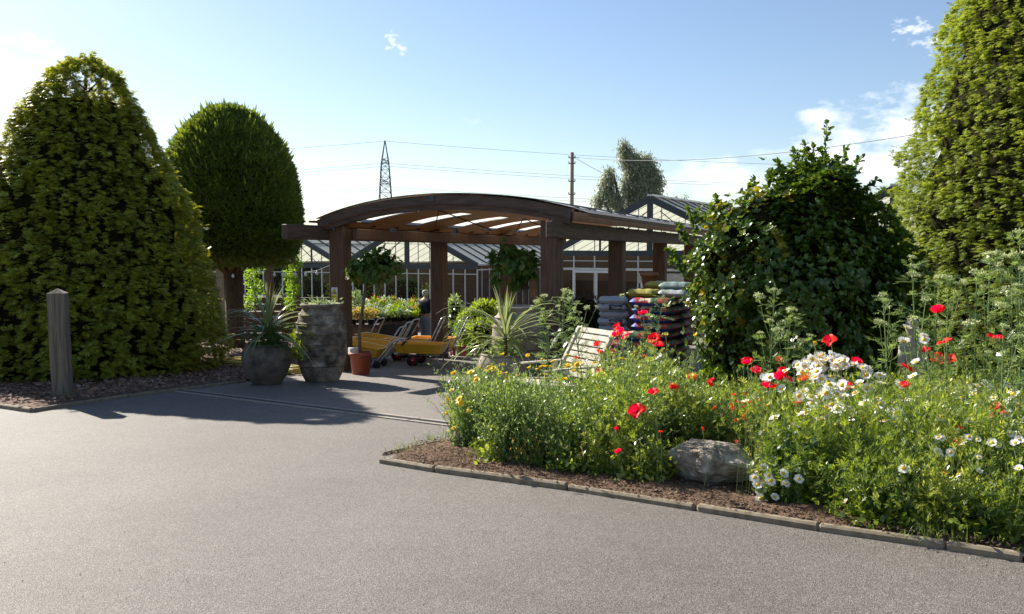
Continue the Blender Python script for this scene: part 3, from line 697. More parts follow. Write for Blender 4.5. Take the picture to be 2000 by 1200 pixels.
# ------------------------------------------------------------------ evergreen shrub (right)
def shrub():
    D0 = 9.3; by = gz(D0)
    def L(x, y, r, ry=None, dY=0, ro=None):
        c = at(x, y, D0+dY); k = (D0+dY)/F; return ((c.x, c.y, c.z), (r*k, (ro or min(r, 150))*k, (ry or r)*k))
    lobes = [L(1545, 590, 175, 165, .1), L(1452, 520, 104, 115), L(1432, 665, 70, 105), L(1410, 760, 60, 60), L(1575, 425, 100, 105, .1), L(1600, 380, 75, 60), L(1660, 540, 115, 150, .25),
             L(1500, 430, 72, 60), L(1700, 620, 105, 150, .4), L(1560, 720, 165, 110, .2), L(1640, 400, 50, 50)]
    base = (at(1545, 700, D0).x, D0+.1, by); root = empty('evergreen_shrub', base, 0, 'large rounded glossy evergreen shrub with leggy shoots on top beside the stacked bags', 'shrub')
    lobes = [(tuple(np.array(c)-np.array(base)), r) for c, r in lobes]
    P, u = lobes_points(lobes, 13500, .30); P = P+u*(.08*np.sin(P[:, 0:1]*7+2*np.sin(P[:, 2:3]*6))+.07*np.sin(P[:, 2:3]*9+P[:, 1:2]*8)-.03+rng.exponential(.03, (len(P), 1))); P = P[P[:, 2] > .15]; u = u[:len(P)] if False else unit(P-np.array([0, 0, 1.3]))
    A = Acc(); B = Acc(); n = len(P)
    axis = unit(u+rnd(n, .35)+np.array([0, 0, .45])); yl = (sines(P[:, 0]*6, P[:, 2]*.6, 8) > .45) & (P[:, 0] < -.15)  # patches on the left side get the sunlight-coloured leaves
    e1 = unit(np.cross(axis, np.array([.3, .2, 1.0]))); e2 = np.cross(axis, e1); ph = rng.random(n)*6.28
    for k in range(6):
        a_ = ph+k*2.4; tilt = .55+.28*k/6
        D = unit(axis*(1.15-tilt)+(e1*np.cos(a_)[:, None]+e2*np.sin(a_)[:, None])*tilt*1.1+rnd(n, .1)); X, Y, Z = frames(D, axis)
        sc = .064*rng.uniform(.6, 1.3, n)
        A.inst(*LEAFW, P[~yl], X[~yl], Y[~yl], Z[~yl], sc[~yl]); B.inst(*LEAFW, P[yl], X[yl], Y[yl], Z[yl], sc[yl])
    # shoots
    st = MB(); rr = random.Random(4)
    shoots = [((1608, 360), (1615, 243)), ((1630, 370), (1652, 292)), ((1640, 375), (1680, 312)), ((1570, 360), (1568, 300)), ((1650, 400), (1712, 352)), ((1540, 380), (1508, 338)), ((1590, 370), (1590, 290)), ((1480, 420), (1474, 352)), ((1630, 400), (1690, 372)), ((1345, 540), (1312, 512)), ((1420, 450), (1395, 412)), ((1520, 370), (1545, 330)), ((1660, 430), (1722, 372)), ((1610, 350), (1635, 310))]
    rs = random.Random(12)
    shoots += [((x0, y0), (x0+rs.uniform(-22, 22)-(18 if x0 < 1400 else 0), y0-rs.uniform(20, 42))) for x0, y0 in [(1345, 478), (1362, 455), (1385, 440), (1410, 425), (1455, 400), (1500, 372), (1535, 350), (1565, 338), (1590, 322), (1625, 330), (1660, 360), (1690, 415), (1345, 530)]]
    for (a0, a1) in shoots:
        dY = rr.uniform(-.2, .3); p0 = at(*a0, D0+dY)-Vector(base); p1 = at(*a1, D0+dY+rr.uniform(-.1, .1))-Vector(base); mid = (p0+p1)/2+Vector((rr.uniform(-.03, .03), 0, .02)); st.tube([p0, mid, p1], .009, 5, .004)
        m_ = 10
        for k in range(m_):
            f = .15+.85*k/(m_-1); c = p0.lerp(p1, f); ax = (p1-p0).normalized(); kk = 5 if k < m_-1 else 8
            Pq = np.repeat(np.array([c]), kk, 0)+rnd(kk, .008); Dq = unit(np.array(ax)*(.45 if k < m_-1 else .8)+rnd(kk, .6)); X, Y, Z = frames(Dq, unit(np.array([0, 0, 1.])+rnd(kk, .4))); A.inst(*LEAFW, Pq, X, Y, Z, .072*rng.uniform(.7, 1.15, kk))
    A.build('foliage', M['choisya'], root); B.build('foliage', M['choisya_sunlit'], root)
    st.build('shoots', M['stem'], root)
    mb = MB()
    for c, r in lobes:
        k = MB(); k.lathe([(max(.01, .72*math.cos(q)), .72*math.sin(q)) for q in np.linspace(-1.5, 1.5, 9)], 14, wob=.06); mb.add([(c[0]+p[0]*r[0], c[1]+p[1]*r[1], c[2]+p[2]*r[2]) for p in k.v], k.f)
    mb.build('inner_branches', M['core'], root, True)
    t = MB()
    for k in range(6): 
        a_ = k*1.05; t.tube([(.1*math.cos(a_), .1*math.sin(a_), -.02), (.35*math.cos(a_), .25*math.sin(a_), .8), (.6*math.cos(a_), .4*math.sin(a_), 1.5)], .04, 7, .02)
    t.build('trunk', M['trunk'], root)
shrub()

# ------------------------------------------------------------------ far things
def pylon():
    Y = 320.0; c = at(753, 390, Y); H = at(753, 275, Y).z-(-3.8); root = empty('electricity_pylon', (c.x, Y, -3.8), R(4), 'grey lattice electricity pylon rising behind the pergola roof', 'pylon')
    mb = MB()
    def hw(z): 
        f = z/H; return float(np.interp(f, [0, .45, .80, 1], [4.2, 2.6, 1.55, .05]))
    def bar(a_, b_, w_): mb.bar(a_, b_, w_, w_)
    zs = [0, 5, 10, 14.5, 18.5, 22, 25, 28, 31, 34, 37, 39.5, H]
    for z0, z1 in zip(zs[:-1], zs[1:]):
        a_, b_ = hw(z0), hw(z1)
        for sx in (-1, 1):
            for sy in (-1, 1): bar((sx*a_, sy*a_, z0), (sx*b_, sy*b_, z1), .28)
        for s in (-1, 1):
            for q in (-1, 1):
                bar((q*a_, s*a_, z0), (-q*b_, s*b_, z1), .14); bar((s*a_, q*a_, z0), (s*b_, -q*b_, z1), .14)
        for s in (-1, 1): bar((-a_, s*a_, z0), (a_, s*a_, z0), .14); bar((s*a_, -a_, z0), (s*a_, a_, z0), .14)
    mb.build('tower', M['pylon'], root)
    arms = [(37.0, 4.5), (30.0, 6.0), (22.5, 5.0)]
    for z, l in [(H*(.83), 4.3), (H*.655, 5.8), (H*.49, 4.6)]:
        for s in (-1, 1):
            k = MB(); a_ = hw(z)
            for q in (-1, 1): k.bar((q*a_, s*a_, z), (0, s*(a_+l), z+.4), .2, .2); k.bar((q*a_, s*a_, z+1.6), (0, s*(a_+l), z+.4), .16, .16)
            for q in (.35, .7): k.bar((-a_*(1-q), s*(a_+l*q), z), (a_*(1-q), s*(a_+l*q), z+.2), .12, .12)
            k.build('cross_arm', M['pylon'], root)
    return c.x, Y
PX, PY = pylon()
def wire(name, pts, r, label, group=None, cat='cable', n=4):
    mb = MB(); base = Vector(pts[0]); mb.tube([Vector(p)-base for p in pts], r, n); o = mb.build(name, M['wire']); o.location = base; return tag(o, label, cat, group)
def catn(a_, b_, sag, n=24):
    a_, b_ = Vector(a_), Vector(b_); return [a_.lerp(b_, i/n)-Vector((0, 0, sag*4*(i/n)*(1-i/n))) for i in range(n+1)]
for (yy, dy, what) in ((276, 0, 'topmost thin earth cable'), (319, -6.5, 'upper far power cable'), (325, 5.5, 'second power cable'), (365, -6.5, 'third power cable'), (371, 5.5, 'lowest power cable')):
    c = at(753, yy, PY+dy)
    for s, nm in ((-1, 'left'), (1, 'right')):
        e = Vector((c.x+s*330, c.y+(30 if s > 0 else 30)+(40 if s > 0 else 0), c.z-2)); wire('power_cable', catn(c, e, 4.2 if s > 0 else 5.5), .055, what+' running '+nm+' from the pylon')
# telegraph pole
Yp = 50.0; c = at(1117, 298, Yp); pole = empty('telegraph_pole', (c.x, Yp, gz(Yp)), 0, 'plain wooden telegraph pole behind the pergola', 'pole')
Hp = c.z-gz(Yp); MB().tube([(0, 0, 0), (0, 0, Hp)], .16, 12, .125).build('pole_shaft', M['grey_wood'], pole, True)
mb = MB()
for z in (Hp-.35, Hp-.7, Hp-1.8, Hp-2.6): mb.box((0, -.1, z), (.42, .06, .05)); mb.tube([(-.19, -.1, z), (-.19, -.1, z+.13)], .03, 6); mb.tube([(.19, -.1, z), (.19, -.1, z+.13)], .03, 6)
mb.build('pole_bracket', M['pylon'], pole)
p0 = Vector((c.x+.15, Yp, c.z-.3)); e = at(2050, 214, 26); wire('telephone_wire', catn(p0, e, .75), .014, 'telephone wire from the pole passing over the evergreen shrub')
e = at(1250, 365, 56); wire('telephone_wire', catn(p0, e, .2), .014, 'short telephone wire dropping from the pole towards the willow')
# willow: three crowns of one tree
def willow():
    Y = 58.0; k = Y/F
    def L(x, y, rx, ry): c = at(x, y, Y); return (np.array([c.x, c.y, c.z]), np.array([rx*k, rx*k*.8, ry*k]))
    lobes = [L(1218, 292, 8, 16), L(1226, 308, 14, 16), L(1240, 325, 18, 24), L(1264, 322, 12, 20), L(1277, 355, 15, 30), L(1254, 365, 20, 34), L(1228, 360, 13, 28), L(1190, 345, 9, 15), L(1184, 368, 13, 18), L(1200, 392, 20, 14), L(1275, 392, 16, 18), L(1168, 393, 7, 10), L(1240, 398, 20, 14)]
    base = np.array([at(1240, 400, Y).x, Y, gz(Y)]); root = empty('willow_tree', tuple(base), 0, 'feathery grey green willow beyond the greenhouse roofs', 'tree')
    A = Acc()
    for c, r in lobes:
        n = int(420*r[0]*r[2]*1.2)+40
        u = unit(rnd(n)); P = c+u*r*(rng.random(n)**.4)[:, None]-base
        for j in range(9):
            D = unit(np.array([.1, 0, -1.0])+rnd(n, .35)+u*.35); X, Y_, Z = frames(D, unit(u+rnd(n, .5))); A.inst(*LEAF, P+rnd(n, .16)+D*(.085*j-.3), X, Y_, Z, .2*rng.uniform(.6, 1.3, n))
    A.build('crown', M['willow'], root)
    t = MB(); tr = Vector((0, 0, 0))
    for c, r in lobes:
        e = Vector(c-base); t.tube([(0, 0, 0), (e.x*.25, e.y*.25, e.z*.5), (e.x*.8, e.y, e.z-r[2]*.3), tuple(e)], [.3, .2, .09, .03], 7)
    t.build('trunk', M['trunk'], root)
willow()
def farbush(x, y, Y, rx, ry, n, m, label, leaf=.2):
    c = at(x, y, Y); k = Y/F; return bush('distant_tree', [((c.x, c.y, c.z), (rx*k, rx*k, ry*k)), ((c.x+.5*rx*k, c.y, c.z-ry*k*.5), (rx*k, rx*k, ry*k)), ((c.x-.5*rx*k, c.y, c.z-ry*k*.6), (rx*k, rx*k, ry*k))], n, m, leaf, label, 'tree', trunk=.15, shell=.5)
farbush(1727, 405, 60, 36, 26, 2600, 'climb', 'light green tree top showing behind the far right gable', .3)
c = at(1331, 392, 48); tw = empty('bare_sapling', (c.x, c.y, gz(48)), 0, 'thin twiggy sapling tip above the greenhouse ridge', 'tree')
t = MB(); hz = at(1331, 384, 48).z-gz(48); t.tube([(0, 0, 0), (.03, 0, hz)], .05, 5, .01)
A = Acc()
for i in range(12):
    z = hz-random.random()*.7; a_ = random.random()*6.28; l = .3+random.random()*.2; t.tube([(.02, 0, z-.2), (l*math.cos(a_), l*.5*math.sin(a_), z)], .012, 4, .006)
    Pq = np.array([[l*math.cos(a_), l*.5*math.sin(a_), z]])+rnd(9, .06); X, Y_, Z = frames(unit(rnd(9)), unit(rnd(9))); A.inst(*LEAF, Pq, X, Y_, Z, .12)
t.build('trunk', M['trunk'], tw); A.build('foliage', M['bed_dark'], tw)
bush('hedge', [((x, 72+math.sin(x)*2, -1.6), (5.5, 3, 3.0+.8*math.sin(x*1.7))) for x in range(-70, 71, 7)], 30000, 'bed_dark', .4, 'long dark hedge far behind the greenhouses', 'hedge', shell=.3)

# ------------------------------------------------------------------ left bed things
c = gp(118, 790); bl = empty('wooden_post', (c.x, 10.45, gz(10.45)), R(14), 'square weathered wooden post with a pointed top at the bark bed edge', 'post')
c = at(115, 573, 10.45); bl.location.x = c.x; hp = c.z-gz(10.45)
def shaft(name, w_, h, m, parent, n=16):
    mb = MB(); r = random.Random(8); vs = []
    for i in range(n+1):
        z = -.1+(h+.1)*i/n
        for j, (x, y) in enumerate(((-1, -1), (1, -1), (1, 1), (-1, 1))): vs.append((x*w_/2+r.uniform(-1, 1)*.0025-z*.012, y*w_/2+r.uniform(-1, 1)*.0025, z))
    fs = [tuple(i*4+k for k in ((j), (j+1) % 4, (j+1) % 4+4, j+4)) for i in range(n) for j in range(4)]; mb.add(vs, fs); return mb.build(name, m, parent)
shaft('shaft', .205, hp, M['post'], bl)
MB().add([(-.105-hp*.012, -.105, hp), (.105-hp*.012, -.105, hp), (.105-hp*.012, .105, hp), (-.105-hp*.012, .105, hp), (-hp*.012, 0, hp+.065)], [(0, 1, 4), (1, 2, 4), (2, 3, 4), (3, 0, 4), (0, 3, 2, 1)]).build('cap', M['post'], bl)

def urn(px, Y, label, rimpx=592, m='urn'):
    X = at(px, 600, Y).x; z0 = gz(Y); h = at(px, rimpx, Y).z-z0; o = empty('stoneware_urn', (X, Y, z0), 0, label, 'urn', 'tall ribbed stoneware urns')
    s = h/1.33; pf = []
    ctrl = [(0, .27), (.03, .29), (.15, .345), (.4, .405), (.7, .425), (.95, .41), (1.12, .365), (1.22, .315), (1.27, .30)]
    ribs = [.30, .49, .665, .84, 1.0, 1.15]
    for z in np.linspace(0, 1.27, 220):
        r = float(np.interp(z, [c_[0] for c_ in ctrl], [c_[1] for c_ in ctrl]))
        for q in ribs: r += .028*math.exp(-((z-q)/.014)**2)
        pf.append((r*s, z*s))
    mb = MB(); mb.lathe(pf, 56, wob=.004, cap=False); mb.build('body', M[m], o, True)
    mb = MB(); mb.lathe([(.295*s, 1.262*s), (.34*s, 1.275*s), (.345*s, 1.31*s), (.325*s, 1.325*s), (.28*s, 1.32*s), (.27*s, 1.2*s), (.01, 1.2*s)], 48, cap=False); mb.build('rim', M[m], o, True)
    MB().lathe([(.26*s, 1.235*s), (.01, 1.26*s)], 20, cap=False).build('soil', M['soil'], o)
    return o, h
urnL, hL = urn(627, 13.05, 'tall dark ribbed stoneware urn beside the front left pergola post')
urnR, hR = urn(1012, 11.95, 'tall pale ribbed stoneware urn behind the right spiky plant', 597, 'pot_pale')
def drypot(o, h, label):
    r_ = empty('dry_plant', (o.location.x, o.location.y, o.location.z+h-.08), 0, label, 'plant'); A = Acc(); P = rnd(160, .11); P[:, 2] = abs(P[:, 2])*.5+.02
    D = unit(P*np.array([1, 1, .5])+np.array([0, 0, .15])+rnd(160, .05)); X, Y, Z = frames(D, unit(rnd(160))); A.inst(*LEAF, P, X, Y, Z, .075); A.build('foliage', M['varieg'], r_)
drypot(urnL, hL, 'withered low plant in the top of the dark left urn')
def fatpot(px, Y, topy, label, m, rpx=48):
    X = at(px, 600, Y).x; z0 = gz(Y); h = at(px, topy, Y).z-z0; o = empty('round_pot', (X, Y, z0), 0, label, 'pot', 'round bellied stoneware pots'); k = rpx/F*Y
    pf = [(.52*k, 0), (.56*k, .02*h), (.80*k, .25*h), (.95*k, .48*h), (1.0*k, .66*h), (.97*k, .80*h), (.87*k, .93*h), (.80*k, .97*h)]
    zz = np.linspace(0, .97*h, 30); pf = [(float(np.interp(z, [p[1] for p in pf], [p[0] for p in pf])), z) for z in zz]
    MB().lathe(pf, 48, wob=.006, cap=False).build('body', M[m], o, True)
    MB().lathe([(.79*k, .965*h), (.84*k, .97*h), (.86*k, .985*h), (.83*k, h), (.76*k, h), (.74*k, .9*h), (.01, .9*h)], 40, cap=False).build('rim', M[m], o, True)
    MB().lathe([(.74*k, .93*h), (.01, .95*h)], 20, cap=False).build('soil', M['soil'], o)
    return o, h
potL, hPL = fatpot(519, 12.55, 671, 'dark round pot holding the left spiky plant', 'pot')
potR, hPR = fatpot(984, 11.3, 690, 'pale round pot holding the right spiky plant behind the yellow flowers', 'pot_pale', 54)

def ribbon(A, p0, az_, el_, L, wd, droop, seg=8, tw=0):
    """arching strap leaf"""
    p = np.array(p0, float); e = el_; pts = []; h = np.array([math.cos(az_), math.sin(az_), 0]); sd_ = np.array([-math.sin(az_), math.cos(az_), 0]); vs = []
    for i in range(seg+1):
        f = i/seg; wdt = wd*(.55+.9*f if f < .4 else (1-f)/.6*.91+.02)
        d = h*math.cos(e)+np.array([0, 0, 1])*math.sin(e); up = np.cross(sd_, d)*-1
        s2 = sd_*math.cos(tw*f)+up*math.sin(tw*f)
        vs += [p-s2*wdt/2, p+up*wdt*-.12, p+s2*wdt/2]; p = p+d*(L/seg); e -= droop/seg*(.4+1.2*f)
    fs = []
    for i in range(seg):
        for j in (0, 1): fs.append((i*3+j, i*3+j+1, i*3+3+j+1, i*3+3+j))
    A.add(np.array(vs), np.array(fs))
def cordyline(loc, label, h, spread, seed, n=64):
    r = random.Random(seed); o = empty('spiky_plant', loc, 0, label, 'plant', 'spiky cordylines in stone pots')
    st = MB(); st.tube([(0, 0, -.05), (0, 0, h*.33)], .035, 8, .025); st.build('stem', M['trunk_pale'], o)
    for k in range(n):
        A = Acc(); f = k/(n-1)
        if f < .22: el_ = R(r.uniform(70, 89)); L = h*r.uniform(.5, .74); dr = R(r.uniform(5, 40))
        elif f < .55: el_ = R(r.uniform(28, 60)); L = spread*r.uniform(.8, 1.1); dr = R(r.uniform(70, 120))
        else: el_ = R(r.uniform(-10, 38)); L = spread*r.uniform(.7, 1.1); dr = R(r.uniform(55, 100))
        ribbon(A, (0, 0, h*(.33-.15*f)), r.uniform(0, 6.283), el_, L, .044*r.uniform(.8, 1.15), dr, tw=r.uniform(-.8, .8)); A.build('leaf', M['strap'], o)
    return o
l = potL.location; cordyline((l.x+.03, l.y, l.z+hPL*.93), 'spiky striped plant with arching strap leaves in the dark left pot', 1.02, 1.0, 5, 84)
l = potR.location; cordyline((l.x+.02, l.y, l.z+hPR*.93), 'spiky plant with long drooping strap leaves in the pale right pot', 1.02, 1.15, 9, 84)
def fernery(loc, label, m, n, r_, h, leaf=.09, cat='plant', group=None):
    o = empty('low_plant', loc, 0, label, cat, group); A = Acc()
    P = np.stack([rng.normal(0, r_*.5, n), rng.normal(0, r_*.5, n), np.abs(rng.normal(0, h*.5, n))], 1); P[:, 2] = np.minimum(P[:, 2], h)
    D = unit(P*np.array([1, 1, .4])+np.array([0, 0, .2])+rnd(n, .12)); X, Y, Z = frames(D, unit(np.array([0, 0, 1.])+rnd(n, .6))); A.inst(*FAN, P, X, Y, Z, leaf*rng.uniform(.6, 1.3, n)); A.build('foliage', M[m], o); return o
l = potL.location; fernery((l.x+.05, l.y-.05, l.z+hPL*.9), 'dark fern filling the dark left pot below the spiky leaves', 'bed_dark', 260, .26, .32)
fernery((l.x+.50, l.y+.30, gz(l.y)+.35), 'bright yellow green fern squeezed between the left pot and the urn', 'fern', 260, .20, .40, .10)
l = potR.location; fernery((l.x, l.y-.05, l.z+hPR*.9), 'leafy greenery around the rim of the pale right pot', 'bed_grey', 260, .30, .22, .07)

# hoses
def hose(name, x, Y, r, turns, label):
    c = at(x, 600, Y); o = empty(name, (c.x, Y, gz(Y)+.03), 0, label, 'hose'); mb = MB(); pts = []; rr = random.Random(3)
    for i in range(int(turns*26)):
        a_ = i/26*2*math.pi; q = r*(.8+.2*math.sin(i*.13))+rr.uniform(-.01, .01); pts.append((q*math.cos(a_)*1.15, q*math.sin(a_)*.8, .03+.10*i/(turns*26)+.03*math.sin(a_*.7)))
    mb.tube(pts, .017, 6); mb.build('coil', M['hose'], o, True)
    mb = MB(); mb.tube([(pts[-1][0], pts[-1][1], .1), (-.1, -.3, .07), (-.75, -.15, .03), (-.95, .1, .03), (-.7, .25, .03), (-.1, .35, .04)], .017, 6); mb.build('loose_end', M['hose'], o, True)
hose('garden_hose', 468, 15.6, .42, 7, 'pale yellow hose coiled on bark chips left of the dark pot')
hose('garden_hose', 577, 14.2, .26, 6, 'yellow hose coil lying between the dark pot and the tall urn')

# bark litter, each bed one stuff object
def litter(name, poly, n, m, size, off):
    P = []; xs = [p[0] for p in poly]; ysl = [p[1] for p in poly]
    def ins(x, y):
        c_ = False
        for i in range(len(poly)):
            (x1, y1), (x2, y2) = poly[i], poly[(i+1) % len(poly)]
            if (y1 > y) != (y2 > y) and x < (x2-x1)*(y-y1)/(y2-y1)+x1: c_ = not c_
        return c_
    while len(P) < n:
        x, y = random.uniform(max(min(xs), -11), min(max(xs), 5)), random.uniform(min(ysl), min(max(ysl), 21))
        if ins(x, y): P.append((x, y, gz(y)+off))
    P = np.array(P); D = unit(rnd(n)*np.array([1, 1, .25])); X, Y, Z = frames(D, unit(np.array([0, 0, 1.])+rnd(n, .35))); A = Acc(); T = ([(-.35, 0, 0), (.3, .1, .06), (.35, 1, 0), (-.25, .9, .05)], [(0, 1, 2, 3)])
    A.inst(*T, P, X, Y, Z, size*rng.uniform(.4, 1.3, n)); return tag(A.build(name, m), kind='stuff')
M['chip'] = leafmat('bark chip', (.10, .056, .036), (.30, .185, .125), 0, .8, .2, (.32, .27, .22)); 
litter('bark_chips', left_poly, 15000, M['chip'], .055, .085)
M['clod'] = leafmat('soil crumbs', (.07, .042, .028), (.17, .11, .075), 0, .9, .1, (.28, .22, .16))
litter('soil_crumbs', [tuple(p) for p in kr[:7]]+[(4, 5.2), (1.5, 8), tuple(kl[2]), tuple(kl[1])], 24000, M['clod'], .017, .064)

# grey posts, pole and fence left of the pergola
c = at(437, 560, 23); p_ = empty('timber_post', (c.x, 23, gz(23)), R(-24), 'grey square timber post in front of the reddish trunk', 'post'); MB().box((0, 0, 1.7), (.30, .30, 3.4), bev=.01).build('shaft', M['grey_wood'], p_)
c = at(371, 540, 25); p_ = empty('timber_post', (c.x, 25, gz(25)), R(-24), 'grey timber post showing between the conifer and the thin brown pole', 'post'); MB().box((0, 0, 1.7), (.28, .28, 3.4), bev=.01).build('shaft', M['grey_wood'], p_)
c = at(414, 560, 20); p_ = tag(MB().tube([(0, 0, 0), (.03, 0, 2.6)], .035, 8).build('thin_pole', M['timber'], None, True), 'thin rusty brown pole standing at the bark bed', 'pole'); p_.location = (c.x, 20, gz(20))
fx0, fx1 = at(330, 600, 26).x, at(560, 600, 26).x
fz = gz(26); fe = empty('board_fence', (fx0, 26, fz), 0, 'dark brown horizontal board fence behind the clipped tree', 'fence'); W = fx1-fx0
mb = MB()
for k in range(6): mb.box((W/2, 0, .14+k*.235), (W, .03, .20))
mb.build('fence_boards', M['timber'], fe)
for k in range(4): MB().box((.1+k*(W-.2)/3, .06, .75), (.1, .1, 1.5)).build('fence_post', M['timber'], fe)
fx2 = at(652, 600, 25).x; f2 = empty('low_timber_wall', (fx1, 25.4, gz(25.4)), 0, 'low dark timber wall between the clipped tree and the front left pergola post', 'wall'); MB().box(((fx2-fx1)/2, 0, .68), (fx2-fx1, .12, 1.36), bev=.01).build('wall_boards', M['timber'], f2)
MB().box(((fx2-fx1)/2, 0, 1.385), (fx2-fx1+.1, .2, .05)).build('capping', M['timber_grey'], f2)
c = at(407, 550, 30); sh_ = empty('shed', (c.x, 30, gz(30)), R(-24), 'small pale brown shed behind the board fence', 'shed')
MB().box((0, 0, 1.1), (1.5, 1.2, 2.2)).build('wall', M['cladding'], sh_); MB().add([(-.85, -.7, 2.2), (.85, -.7, 2.38), (.85, .7, 2.38), (-.85, .7, 2.2), (-.85, -.7, 2.26), (.85, -.7, 2.44), (.85, .7, 2.44), (-.85, .7, 2.26)], [(0, 3, 2, 1), (4, 5, 6, 7), (0, 1, 5, 4), (1, 2, 6, 5), (2, 3, 7, 6), (3, 0, 4, 7)]).build('roof', M['alu'], sh_)
for px, lab in ((532, 'dark timber post between the two leafy climbers'), (583, 'dark timber post just left of the pergola')):
    c = at(px, 560, 25.2); p_ = empty('timber_post', (c.x, 24.9, gz(24.9)), R(-24), lab, 'post'); MB().box((0, 0, 1.35), (.19, .19, 2.7), bev=.01).build('shaft', M['timber'], p_)
def climber(x, y0, y1, rx, Y, label):
    k = Y/F; lob = []
    for i in range(4):
        y = y0+(y1-y0)*(i+.5)/4; c = at(x+(-1)**i*rx*.25, y, Y); lob.append(((c.x, c.y, c.z), (rx*k*.8, rx*k*.7, (y1-y0)/4*k*.75)))
    return bush('climbing_plant', lob, 900, 'climb', .11, label, 'plant', core=False, shell=.9, trunk=.02)
climber(496, 508, 600, 20, 24.2, 'bright green climber growing left of the dark timber post')
climber(571, 500, 600, 18, 24.6, 'bright green climber against the dark post beside the pergola')
# festoon lights
fp = [(372, 545), (397, 550), (418, 549), (455, 540), (508, 532), (536, 537), (554, 537), (577, 536), (597, 536), (619, 533), (645, 528)]
fl = empty('festoon_lights', at(372, 545, 19), 0, 'string of small white festoon bulbs hanging left of the pergola', 'string lights'); pts = [at(x, y-4, 20-i*.5) for i, (x, y) in enumerate(fp)]
pts[-1] = perg.matrix_world @ Vector((-.14, 0, 2.0)); pts[0] = at(372, 541, 24.8)
mb = MB(); mb.tube([p-fl.location for p in pts], .006, 4); mb.build('cable', M['rubber'], fl)
for p in pts[1:-1]:
    q = MB(); q.lathe([(.001, -.085), (.022, -.075), (.032, -.05), (.026, -.025), (.012, -.01), (.012, .01)], 10); b = q.build('bulb', M['white'], fl, True); b.location = p-fl.location

# ------------------------------------------------------------------ standard trees
def standard(px, base_y, Y, crown, potlab, lab, potm, trunk_top, rc, leafn=420, pot=True, z0=None, lean=0):
    X = at(px, 600, Y).x; z = gz(Y)
    if pot:
        o = empty('plant_pot', (X, Y, z), 0, potlab, 'pot'); h = at(px, base_y, Y).z-z; r = 21/F*Y
        MB().lathe([(r*.78, 0), (r*.98, h*.84), (r*1.0, h*.845), (r*1.06, h*.85), (r*1.08, h), (r*1.0, h), (r*.95, h*.85), (.01, h*.85)], 36, cap=False).build('body', M[potm], o, True)
        MB().lathe([(r*.97, h*.9), (.01, h*.92)], 20, cap=False).build('soil', M['soil'], o)
        tz = z+h*.85
        MB().box((-.12, .1, h*1.02), (.22, .12, .12), rz=.5).build('white_tag', M['white'], o)
    else: tz = z0
    t = empty('standard_tree', (X, Y, tz), 0, lab, 'tree', 'lollipop trees with big drooping leaves'); k = Y/F
    tt = at(trunk_top[0], trunk_top[1], Y)-Vector((X, Y, tz)); mb = MB(); mb.tube([(0, 0, -.1), (-.02, 0, tt.z*.3), (.03, .0, tt.z*.55), (tt.x, 0, tt.z)], .033, 9, .026)
    cc = at(crown[0], crown[1], Y)-Vector((X, Y, tz))
    A = Acc(); rr = random.Random(int(px))
    lob = []
    for i in range(30):
        u = unit(rnd(1))[0]; c_ = np.array(cc)+u*np.array([crown[2]*k, crown[2]*k*.9, crown[3]*k])*rr.uniform(.45, .98); c_[2] = max(c_[2], tt.z-.12)
        mb.tube([tuple(tt*.97), tuple(Vector(c_)*.5+tt*.5+Vector((0, 0, .04))), tuple(c_)], .009, 4, .004)
        n = leafn//30*3; P = c_+rnd(n, .055); D = unit(rnd(n, .55)+u*.5+np.array([0, 0, -.45])); X_, Y_, Z_ = frames(D, unit(u+np.array([0, 0, .8])+rnd(n, .35))); A.inst(*LEAFW, P, X_, Y_, Z_, rc*rng.uniform(.6, 1.2, n))
    mb.build('trunk', M['trunk_pale'], t, True); A.build('crown', M['acer'], t)
    return t
standard(703, 688, 14.2, (731, 520, 47, 30), 'orange terracotta coloured plastic pot at the foot of the front left pergola post', 'slender standard tree with a drooping leafy head in the orange pot', 'plastic_red', (716, 548), .13)
t2 = standard(1012, 600, 13.3, (1004, 524, 50, 36), '', 'standard tree with a broad drooping head behind the right urn', 'pot', (1030, 560), .13, pot=False, z0=gz(13.3))
raff = Acc()
for i in range(40):
    a_ = random.random()*6.28; p0 = np.array(at(1040+random.uniform(-5, 5), 545, 13.1)); p1 = np.array(at(1046+random.uniform(-9, 9), 590, 13.1)); raff.tube([Vector(p0)+Vector((0, .03*math.cos(a_), 0)), Vector(p0*.5+p1*.5)+Vector((random.uniform(-.04, .04), 0, 0)), Vector(p1)], .004, .003)
o = raff.build('hanging_raffia', mat('raffia', (.28, .14, .06), (.4, .22, .1), .8, 9), loc=tuple(at(1043, 565, 13.1))); o.location = at(1043, 565, 13.1); tag(o, 'orange brown tuft of dry stalks hanging left of the front right pergola post', 'dry stalks')

